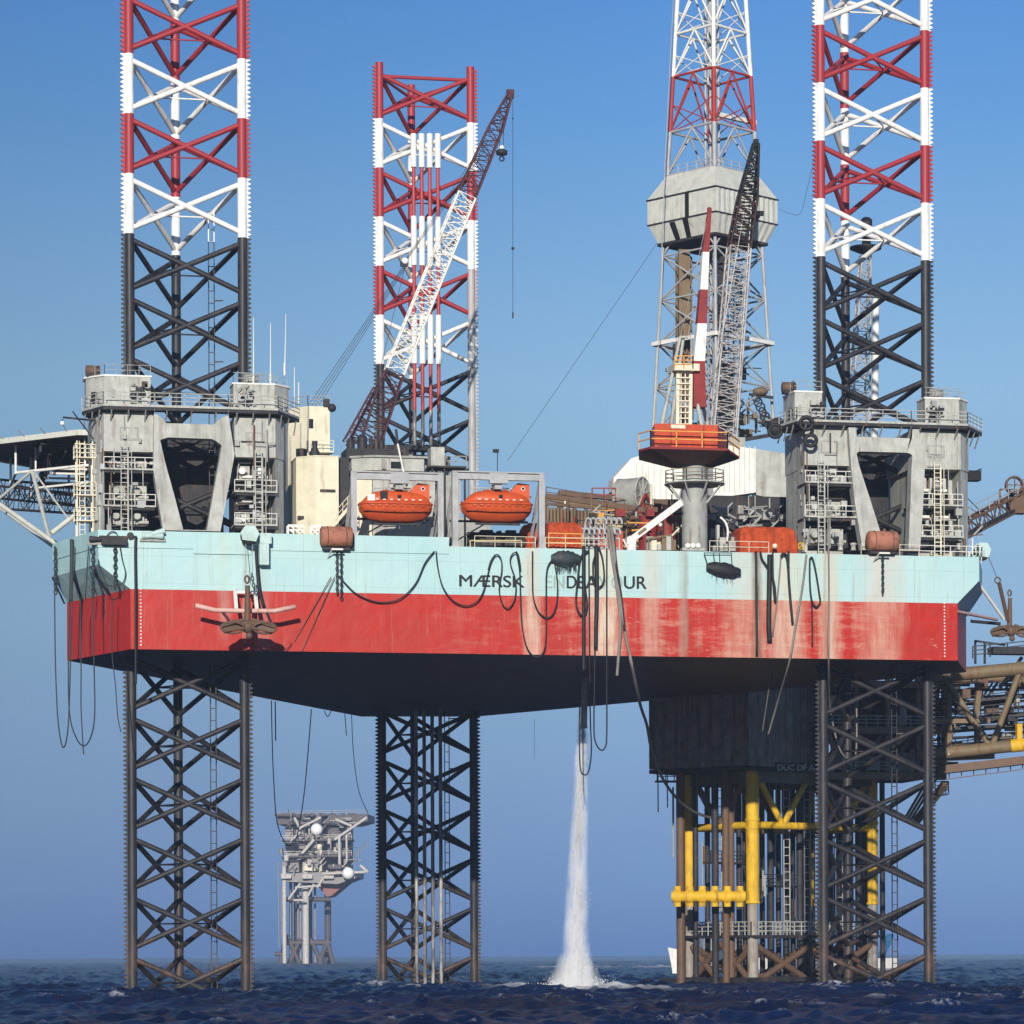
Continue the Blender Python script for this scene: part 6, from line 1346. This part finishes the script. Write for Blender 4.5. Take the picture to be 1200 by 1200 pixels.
for px0, px1, py in ((962, 1108, 905), (962, 1118, 851), (964, 1112, 797)):
    b = MB(); p0, p1 = P(px0, py, 40), P(px1, py, 40); b.mm((p0.x, 40, p0.z-.35), (p1.x, 56, p0.z)); b.mat(TAN).beam((p0.x, 39.8, p0.z-.4), (p1.x, 39.8, p0.z-.4), .4, .8); b.mats = [DARK, TAN]; b.m = [0]*6+[1]*6; b.build('process_deck', t)
    b = MB(); b.rail([(p0.x, 39.7, p0.z), (p1.x, 39.7, p0.z)], 1.2, .045, 1.3, 3); b.build('deck_railing', t, GREYD)
for i in range(165):
    px, lv = rnd.uniform(964, 1104), rnd.choice((905, 851, 851)); p0 = P(px, lv, rnd.uniform(41, 54)); m_ = rnd.choice((DARK, BROWN, GREYD, TAN, STEEL, BROWN))
    if i % 5 == 0: boxpart('equipment_skid', t, p0+Vector((0, 0, 1)), (rnd.uniform(.5, 2.2), rnd.uniform(.5, 2), rnd.uniform(1, 3)), m_)
    elif i % 5 == 1: b2 = MB(); b2.lathe(p0, [(.4, 0), (.55, .3), (.55, 2.2), (.2, 2.7)], 10); b2.build('process_vessel', t, m_)
    else:
        v = rnd.choice((Vector((0, 0, 1)), Vector((0, 0, 1)), Vector((1, 0, 0)), Vector((.3, 1, 0)))); p1 = p0+Vector((0, 0, rnd.uniform(.2, 3.5))); pipepart('process_pipe', t, p1, p1+v*rnd.uniform(1.5, 5), rnd.uniform(.07, .3), m_)
b = MB(); p0, p1 = P(985, 905, 50), P(1092, 797, 50); b.mm((p0.x, 50, p0.z), (p1.x, 54, p1.z-1.2)); b.build('process_module', t, BROWN)
for px in (968, 1003, 1040, 1076, 1106):
    b = MB(); p0 = P(px, 905, 40.4); b.beam(p0, P(px, 790, 40.4), .5); b.build('deck_post', t, TAN)
b = MB()
for pa, pb in (((968, 905), (1003, 851)), ((1040, 851), (1003, 905)), ((1040, 905), (1076, 851)), ((1106, 905), (1076, 851)), ((968, 851), (1003, 797)), ((1076, 851), (1106, 797))): b.beam(P(*pa, 40.4), P(*pb, 40.4), .35)
b.build('deck_bracing', t, BROWN)
b = MB()
for k in range(3): b.tube(P(1092+k*5, 905, 41+k), P(1060+k*4, 960, 45), .16, n=6)
b.beam(P(1108, 918, 40), P(1074, 962, 46), .7); b.build('flare_knee', t, TAN)
b = MB(); p0 = P(1096, 930, 41); b.mm((p0.x, 41, p0.z-.15), (p0.x+1.6, 43, p0.z)); b.rail([(p0.x, 41, p0.z), (p0.x+1.6, 41, p0.z), (p0.x+1.6, 43, p0.z)], 1.4, .05, .8, 3); b.build('side_landing', t, DARK)
for k, (f0, f1, zz) in enumerate(((2, 10, 14), (12, 22, 11.5), (20, 29, 17.5))):
    q0, q1 = SB.lerp(SA, .5)+pS*f0, SB.lerp(SA, .5)+pS*f1; b = MB(); b.beam((q0.x, q0.y, zz), (q1.x, q1.y, zz), 1.6, .2); b.rail([(q0.x, q0.y-1, zz), (q1.x, q1.y-1, zz)], 1.3, .05, 1.2, 3); b.build('inner_walkway', t, DARK)
b = MB(); q0 = P(770, 900, 44); b.mm((q0.x, q0.y, q0.z-1.6), (q0.x+3, q0.y+1.2, q0.z-1.4)); b.rail([(q0.x, q0.y, q0.z-1.4), (q0.x+3, q0.y, q0.z-1.4)], 1.4, .05, 1, 3); b.tube((q0.x+.1, q0.y, q0.z-5), (q0.x+.1, q0.y, q0.z), .07); b.tube((q0.x+1.2, q0.y, q0.z-4.5), (q0.x+1.2, q0.y, q0.z), .07); b.build('side_landing', t, DARK)
b = MB(); p_, q_ = P(908, 905, 33.0), P(956, 894, 33.0); b.mm((p_.x, 32.9, p_.z), (q_.x, 33.1, q_.z)); sg = b.build('name_sign', t, DARK)
lettering('DUC DF A', 911, 896, 903, 43, 32.89, M('sign lettering paint', (.45, .44, .38), amt=.3), sg, .02)

# bridge going off to starboard
t = thing('access_bridge', 'tan pipe truss bridge leading away from the wellhead platform at right', 'bridge', P(1150, 880, 52))
for k, nn in enumerate((37, 45)):
    b = MB(); top0, top1 = P(1090, 793+k*6, nn), P(1262, 778+k*12, nn-6); bo0, bo1 = P(1075, 886-k*6, nn), P(1262, 866, nn-6)
    b.tube(top0, top1, .75 if k == 0 else .5, n=12); b.tube(bo0, bo1, .7 if k == 0 else .5, n=12); b.build('chord', t, TAN)
    b = MB()
    for (fa, fb) in ((.09, .43), (.62, .43), (.62, .98), (1.0, .98)): b.tube(top0.lerp(top1, fa), bo0.lerp(bo1, fb*1.08 if fb < .9 else 1), .36, n=10)
    b.build('web_brace', t, TAN)
b = MB(); b_0, b_1 = P(1075, 886, 37), P(1262, 866, 31); q0, q1 = b_0.lerp(b_1, .59), b_0.lerp(b_1, .99); b.tube(q0, q1, .76, n=14); b.beam(q0.lerp(q1, .12), q0.lerp(q1, .12)+Vector((0, 0, 2.4)), .6); b.build('yellow_sleeve', t, YELLOW)
b = MB(); 
for py in (816, 838, 872):
    p_, q_ = P(1085, py+12, 42), P(1262, py-6, 38); b.beam(p_, q_, 3.0, .3); b.rail([p_+Vector((0, -1.5, .2)), q_+Vector((0, -1.5, .2))], 1.3, .05, 1.4, 3)
for k in range(9): b.tube(P(1085, 812+k*8, 43+k*.3), P(1262, 804+k*7, 39+k*.3), .15, n=8)
b.build('pipe_deck', t, DARK)
for k in range(44):
    q_ = P(rnd.uniform(1090, 1250), rnd.uniform(790, 880), rnd.uniform(38, 45)); boxpart('bridge_fitting', t, q_, (rnd.uniform(.3, 1.6), 1, rnd.uniform(.3, 1.3)), rnd.choice((DARK, BROWN, DARK, GREYD)))
    q_ = P(rnd.uniform(1090, 1250), rnd.uniform(790, 875), rnd.uniform(38, 46)); pipepart('bridge_pipe', t, q_, q_+Vector(rnd.choice(((1, -.1, 0), (0, 0, 1), (1, 0, .05), (.6, 0, .8))))*rnd.uniform(1.5, 5), rnd.uniform(.08, .22), rnd.choice((DARK, BROWN, TAN, DARK)))
b = MB(); b.beam(P(1085, 856, 42.5), P(1262, 846, 38.5), 2.2, .35)
b.build('pipe_deck', t, DARK)
b = MB(); p_, q_ = P(1098, 903, 38), P(1262, 884, 34); b.beam(p_, q_, 2.5, .9)
for k in range(9): c_ = p_.lerp(q_, k/8*.7); b.beam(c_, c_-Vector((0, 0, 1.0)), .1)
b.beam(p_-Vector((-1, 0, 1.0)), p_.lerp(q_, .6)-Vector((0, 0, 1.0)), .1); b.mm(tuple(P(1098, 932, 46)), tuple(P(1106, 918, 47))) if False else None; b.build('lower_gallery', t, BROWN)
b = MB(); b.beam(P(1085, 845, 37), P(1160, 845, 36), .5); b.beam(P(1085, 890, 37), P(1165, 886, 36), .6); b.beam(P(1112, 795, 37), P(1112, 890, 37), .55); b.beam(P(1145, 845, 36.5), P(1145, 884, 36.5), .55); b.beam(P(1148, 800, 39), P(1143, 842, 39), .6); b.build('end_post', t, TAN)
b = MB(); b.rail([P(1140, 772, 37), P(1262, 760, 34)], 1.4, .06, 2, 3); b.beam(P(1143, 751, 37), P(1143, 778, 37), .22); b.beam(P(1154, 752, 37), P(1154, 778, 37), .22); b.beam(P(1142, 751, 37), P(1178, 756, 36.5), .22); b.box(P(1190, 763, 36.5), (6, 2, .8)); b.build('upper_railing', t, DARK)
b = MB(); b.sphere(P(1112, 883, 35.5), .35, 10); grounded(b, 'floodlight', 'bright white floodlight at the platform end of the tan bridge', 'floodlight', SPHERE)

# ================================================================== FALLING WATER
J0, J1 = P(684, 789, 18), P(673, 1163, 18); J0.z = 32.3
def jet():
    g = np.random.default_rng(4); b = MB(); K = 26; secs = []
    for i in range(K):
        f = i/(K-1); c = J0.lerp(J1, f**.92); c.z = 32.2+(-.2-32.2)*f; r_ = .55+1.1*f+(3.2*max(0, f-.86)/.14 if f > .86 else 0)
        secs.append([c+Vector((math.cos(a)*r_, math.sin(a)*r_, 0)) for a in np.linspace(0, 2*math.pi, 15)[:-1]])
    loft(b, secs)
    o = grounded(b, 'water_jet', 'white plume of discharged water falling from the hull to the sea', 'falling water', None, None, 'stuff')
    m = bpy.data.materials.new('falling water spray'); m.use_nodes = True; t = m.node_tree
    for n_ in list(t.nodes):
        if n_.type != 'OUTPUT_MATERIAL': t.nodes.remove(n_)
    out_ = [n_ for n_ in t.nodes if n_.type == 'OUTPUT_MATERIAL'][0]; v = t.nodes.new('ShaderNodeVolumePrincipled')
    v.inputs['Color'].default_value = (.99, .99, 1, 1); v.inputs['Anisotropy'].default_value = -.35
    x, y, z = pos(t); fz = rng(t, z, 0, 32, 1, 0)                # 0 at the spout, 1 at the sea
    cx_ = rng(t, z, 0, 32.2, J1.x, J0.x); rr = mth(t, 'ADD', .5, mth(t, 'MULTIPLY', fz, 1.35)); rr = mth(t, 'ADD', rr, rng(t, z, 0, 4, 1.7, 0))
    dx = mth(t, 'SUBTRACT', x, cx_); dy = mth(t, 'SUBTRACT', y, 18.0); wob = mth(t, 'MULTIPLY', mth(t, 'SUBTRACT', noise(t, .35, 3, .6, (0, 0, 1)), .5), .9)
    dx = mth(t, 'ADD', dx, wob)
    d = mth(t, 'DIVIDE', mth(t, 'SQRT', mth(t, 'ADD', mth(t, 'MULTIPLY', dx, dx), mth(t, 'MULTIPLY', dy, dy))), rr)
    core = mth(t, 'POWER', rng(t, d, 0, 1.0, 1, 0), 1.6); nz = rng(t, noise(t, 1.5, 6, .7, (1, 1, .16)), .40, .66, .04, 1.8)
    dens = mth(t, 'MULTIPLY', mth(t, 'MULTIPLY', core, nz), rng(t, fz, 0, 1, 2.4, 1.5))
    t.links.new(dens, v.inputs['Density']); t.links.new(v.outputs[0], out_.inputs['Volume']); o.data.materials.append(m)
    b = MB(); 
    clump = [(g.random(), g.uniform(0, 6.28), abs(g.normal(0, .45)), g.uniform(.25, .7)) for _ in range(150)]
    for i in range(5600):                                   # broken strands and drops, thrown in clumps
        f, a, rr_, sp_ = clump[g.integers(len(clump))]; f = min(1, max(0, f+g.normal(0, .035))); wd_ = .26+.92*f**1.2+(1.2*((f-.88)/.12)**2 if f > .88 else 0)
        c = J0.lerp(J1, f); c.z = 32*(1-f); c.x += .5*math.sin(f*9)*f*.6; q = c+Vector((wd_*(rr_*math.cos(a)+g.normal(0, .28)), wd_*(rr_*math.sin(a)+g.normal(0, .28)), 0))
        b.tube(q, q-Vector((g.normal(0, .02), 0, g.uniform(.08, .42))), g.uniform(.012, .036), .004, 3, False)
    for i in range(2200):
        a = g.uniform(0, 6.28); r_ = abs(g.normal(0, 2.1)); q = Vector((J1.x+r_*math.cos(a)*1.7, J1.y+r_*math.sin(a), abs(g.normal(0, .8))*max(.15, 1-r_/5))); b.tube(q, q+Vector((0, 0, g.uniform(.05, .14))), g.uniform(.02, .06), .01, 4, True)
    grounded(b, 'spray_droplets', 'white droplets and splash around the falling water', 'spray', SPHERE, None, 'stuff')
    b = MB(); b.tube(J0+Vector((.1, 0, .45)), J0+Vector((0, 0, -4.8)), .34, n=12); b.torus(J0+Vector((0, 0, -4.8)), .36, .06, (0, 0, 1), 14, 5)
    grounded(b, 'discharge_pipe', 'grey discharge pipe under the hull pouring water into the sea', 'pipe', GREY)
jet()

# ================================================================== FAR PLATFORM AND SUPPLY BOAT
def far(px, py, d): r_ = ray(px, py); return C0+r_*d
FD = 1700.0; FK = FD/1150
t = thing('far_platform', 'hazy distant platform with two white radomes beyond the sea between the legs', 'platform', (far(365, 1130, FD).x, far(365, 1130, FD).y, 0))
FP = lambda px, py, d=0: far(px, py, FD+d*FK)
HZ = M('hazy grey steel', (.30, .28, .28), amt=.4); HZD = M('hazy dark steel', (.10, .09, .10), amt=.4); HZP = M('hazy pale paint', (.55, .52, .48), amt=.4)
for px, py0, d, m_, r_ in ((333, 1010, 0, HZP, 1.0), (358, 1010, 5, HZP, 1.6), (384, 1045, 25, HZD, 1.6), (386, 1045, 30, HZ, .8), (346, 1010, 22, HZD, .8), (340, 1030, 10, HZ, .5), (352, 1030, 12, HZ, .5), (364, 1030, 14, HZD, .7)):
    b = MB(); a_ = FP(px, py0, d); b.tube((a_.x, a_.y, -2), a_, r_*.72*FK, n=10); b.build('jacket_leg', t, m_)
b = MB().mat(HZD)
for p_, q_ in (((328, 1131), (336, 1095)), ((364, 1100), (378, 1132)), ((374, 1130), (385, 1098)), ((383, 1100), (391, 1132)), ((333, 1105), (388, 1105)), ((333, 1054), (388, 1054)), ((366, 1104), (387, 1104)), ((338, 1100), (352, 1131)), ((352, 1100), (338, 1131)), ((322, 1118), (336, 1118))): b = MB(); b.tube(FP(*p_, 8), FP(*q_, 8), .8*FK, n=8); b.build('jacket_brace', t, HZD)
b.mat(HZP)
for p_, q_ in (((338, 1054), (352, 1035)), ((344, 1055), (358, 1055)), ((361, 1050), (368, 1036)), ((346, 1040), (376, 1038)), ((372, 1040), (384, 1020))): b = MB(); b.tube(FP(*p_), FP(*q_), .42*FK, n=8); b.build('jacket_brace', t, HZP)
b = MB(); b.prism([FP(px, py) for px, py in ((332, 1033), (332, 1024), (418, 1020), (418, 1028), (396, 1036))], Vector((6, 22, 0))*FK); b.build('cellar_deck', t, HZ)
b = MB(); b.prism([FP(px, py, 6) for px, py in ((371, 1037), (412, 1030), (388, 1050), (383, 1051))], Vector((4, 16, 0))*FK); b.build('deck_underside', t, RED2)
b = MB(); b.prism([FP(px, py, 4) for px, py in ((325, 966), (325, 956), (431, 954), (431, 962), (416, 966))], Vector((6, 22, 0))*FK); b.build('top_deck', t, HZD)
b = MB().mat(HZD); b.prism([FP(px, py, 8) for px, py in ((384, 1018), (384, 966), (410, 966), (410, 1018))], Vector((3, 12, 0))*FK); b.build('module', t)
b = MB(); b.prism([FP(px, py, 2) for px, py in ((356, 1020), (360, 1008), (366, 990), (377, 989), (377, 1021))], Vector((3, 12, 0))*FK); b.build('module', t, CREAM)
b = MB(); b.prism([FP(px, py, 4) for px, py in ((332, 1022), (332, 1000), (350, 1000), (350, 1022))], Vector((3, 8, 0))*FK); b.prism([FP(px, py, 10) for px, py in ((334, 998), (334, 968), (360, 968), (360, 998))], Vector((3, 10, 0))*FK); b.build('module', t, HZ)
for px, py in ((371, 972), (408, 1023.5)):
    b = MB(); b.sphere(FP(px, py, -4), 2.05*FK, 12); b.build('radome', t, SPHERE)
b = MB().mat(HZP)
for p_, q_, r_ in (((397.5, 978), (398, 1013), .8), ((406, 978), (406.5, 1010), .6), ((392, 984), (430, 958), .8), ((345, 958), (352, 972), .8), ((352, 970), (376, 958), .7), ((393, 960), (412, 968), .8), ((354, 1000), (368, 984), .9), ((378, 1024), (428, 1022), .8), ((422, 1014), (431, 1022), .9), ((341, 985), (352, 975), .6)): b.tube(FP(*p_, -3), FP(*q_, -3), r_*.62*FK, n=8)
b.build('topside_frame', t)
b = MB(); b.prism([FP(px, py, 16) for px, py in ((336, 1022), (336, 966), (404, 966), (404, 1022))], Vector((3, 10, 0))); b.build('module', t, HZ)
for py in (984, 1003):
    b = MB(); b.prism([FP(px, py+dy, -1) for px, dy in ((330, 2), (330, 0), (412, -1.5), (412, .5))], Vector((5, 22, 0))); b.build('mezzanine_deck', t, HZD)
    b = MB(); b.rail([FP(330, py, -1), FP(412, py-1.5, -1)], 2.0, .12, 4, 2); b.build('deck_railing', t, HZP)
b = MB(); b.rail([FP(326, 956, 3), FP(430, 954, 3)], 2.2, .14, 4, 2); b.build('deck_railing', t, HZ)
for px in (341, 349, 356, 362, 369): 
    b = MB(); a_ = FP(px, 1012, 16); b.tube((a_.x, a_.y, -2), a_, .55, n=8); b.build('conductor', t, HZ if px % 2 else HZD)
for i in range(130):
    px, py = rnd.uniform(329, 412), rnd.uniform(958, 1026); m_ = rnd.choice((HZP, HZ, HZD, HZ)); q = FP(px, py, rnd.uniform(-2, 3)); v = rnd.choice((Vector((1, 0, 0)), Vector((0, 0, 1)), Vector((.7, 0, .7))))
    if i % 4 < 3 or i > 120: pipepart('topside_pipe', t, q, q+v*rnd.uniform(.8, 4.5)*FK, rnd.uniform(.10, .32)*FK, m_)
    else: boxpart('equipment_box', t, q, (rnd.uniform(.9, 3.5), 2, rnd.uniform(.9, 3)), m_)
for i in range(30):
    px = rnd.uniform(326, 430); q = FP(px, 955, rnd.uniform(0, 8)); boxpart('deck_equipment', t, q, (rnd.uniform(.9, 3.6), 3, rnd.uniform(.5, 2)), HZD)
for k in range(4): boxpart('equipment_box', t, FP(335+k*25, 1027, -2), (5, 1.5, 2.2), HZP)
b = MB(); 
for py in (1010, 1040): b.rail([FP(414, py-3, 0), FP(430, py-18, 4)] if py == 1010 else [FP(326, 1020, 0), FP(326, 1024, 10)], 2, .15, 3)
b.tube(FP(326, 1010), FP(327, 1110), .25); b.tube(FP(330, 1040), FP(330, 1100), .2); b.build('side_landing', t, HZ)
# supply boat behind the jacket
BD = 640.0
sb = thing('supply_boat', 'white supply boat half hidden behind the yellow jacket legs', 'boat', (far(915, 1120, BD).x, far(915, 1120, BD).y, 0))
a_, c_ = far(783, 1122, BD), far(1034, 1122, BD+40); ln = Vector((c_.x-a_.x, c_.y-a_.y, 0)); Lh = ln.length; ux = ln.normalized(); uy = Vector((-ux.y, ux.x, 0))
def bl(f, s, z): return Vector((a_.x, a_.y, 0))+ux*(f*Lh)+uy*s+Vector((0, 0, z))
secs = []
for f, w_, sh in ((0, .15, 5.0), (.04, 1.6, 4.4), (.12, 3.6, 3.6), (.3, 4.6, 3.0), (.6, 4.6, 2.8), (.97, 4.4, 2.8), (1, 4.2, 2.8)):
    secs.append([bl(f+(.02 if z < 1 and f == 0 else 0), s*w_, z*1.0) for s, z in ((1, sh), (.95, .8), (.6, -.6), (-.6, -.6), (-.95, .8), (-1, sh))])
b = MB(); loft(b, secs, True, False); b.build('boat_hull', sb, WHITE)
b = MB(); q = [bl(f, s, z) for f, s, z in ((.14, -3, 3), (.34, -3, 3), (.34, 3, 3), (.14, 3, 3))]; b.prism(q, (0, 0, 4)); b.build('deckhouse', sb, WHITE)
b = MB(); q = [bl(f, s, 7.003) for f, s in ((.17, -2.5), (.29, -2.5), (.29, 2.5), (.17, 2.5))]; b.prism(q, (0, 0, 2.4)); b.build('bridge', sb, GLASS)
b = MB(); b.beam(bl(.985, 0, 2.5), bl(1.04, 0, 7.5), 1.6, .5); b.beam(bl(.95, -2, 3), bl(1.0, -2, 6), .7); b.build('stern_gantry', sb, BLUE)
b = MB()
for i in range(26): b.box(bl(rnd.uniform(.38, .96), rnd.uniform(-3.5, 3.5), 3.2), (rnd.uniform(.6, 2.5), rnd.uniform(.6, 2), rnd.uniform(.8, 2.6)))
b.build('deck_cargo', sb, RED2)
b = MB(); b.sphere(bl(.035, -2.0, 3.2), .55, 8); b.build('bow_fender', sb, BLACK)

# ================================================================== SEA HAZE
b = MB(); b.mm((-1500, -420, -3), (1900, 2300, 125)); hz = b.build('haze', None, None); hz['kind'] = 'stuff'
m = bpy.data.materials.new('sea haze'); m.use_nodes = True; t = m.node_tree
for n_ in list(t.nodes):
    if n_.type != 'OUTPUT_MATERIAL': t.nodes.remove(n_)
v = t.nodes.new('ShaderNodeVolumePrincipled'); v.inputs['Color'].default_value = (.60, .76, 1, 1); v.inputs['Density'].default_value = .00012; v.inputs['Anisotropy'].default_value = 0
t.links.new(v.outputs[0], [n_ for n_ in t.nodes if n_.type == 'OUTPUT_MATERIAL'][0].inputs['Volume']); hz.data.materials.append(m)
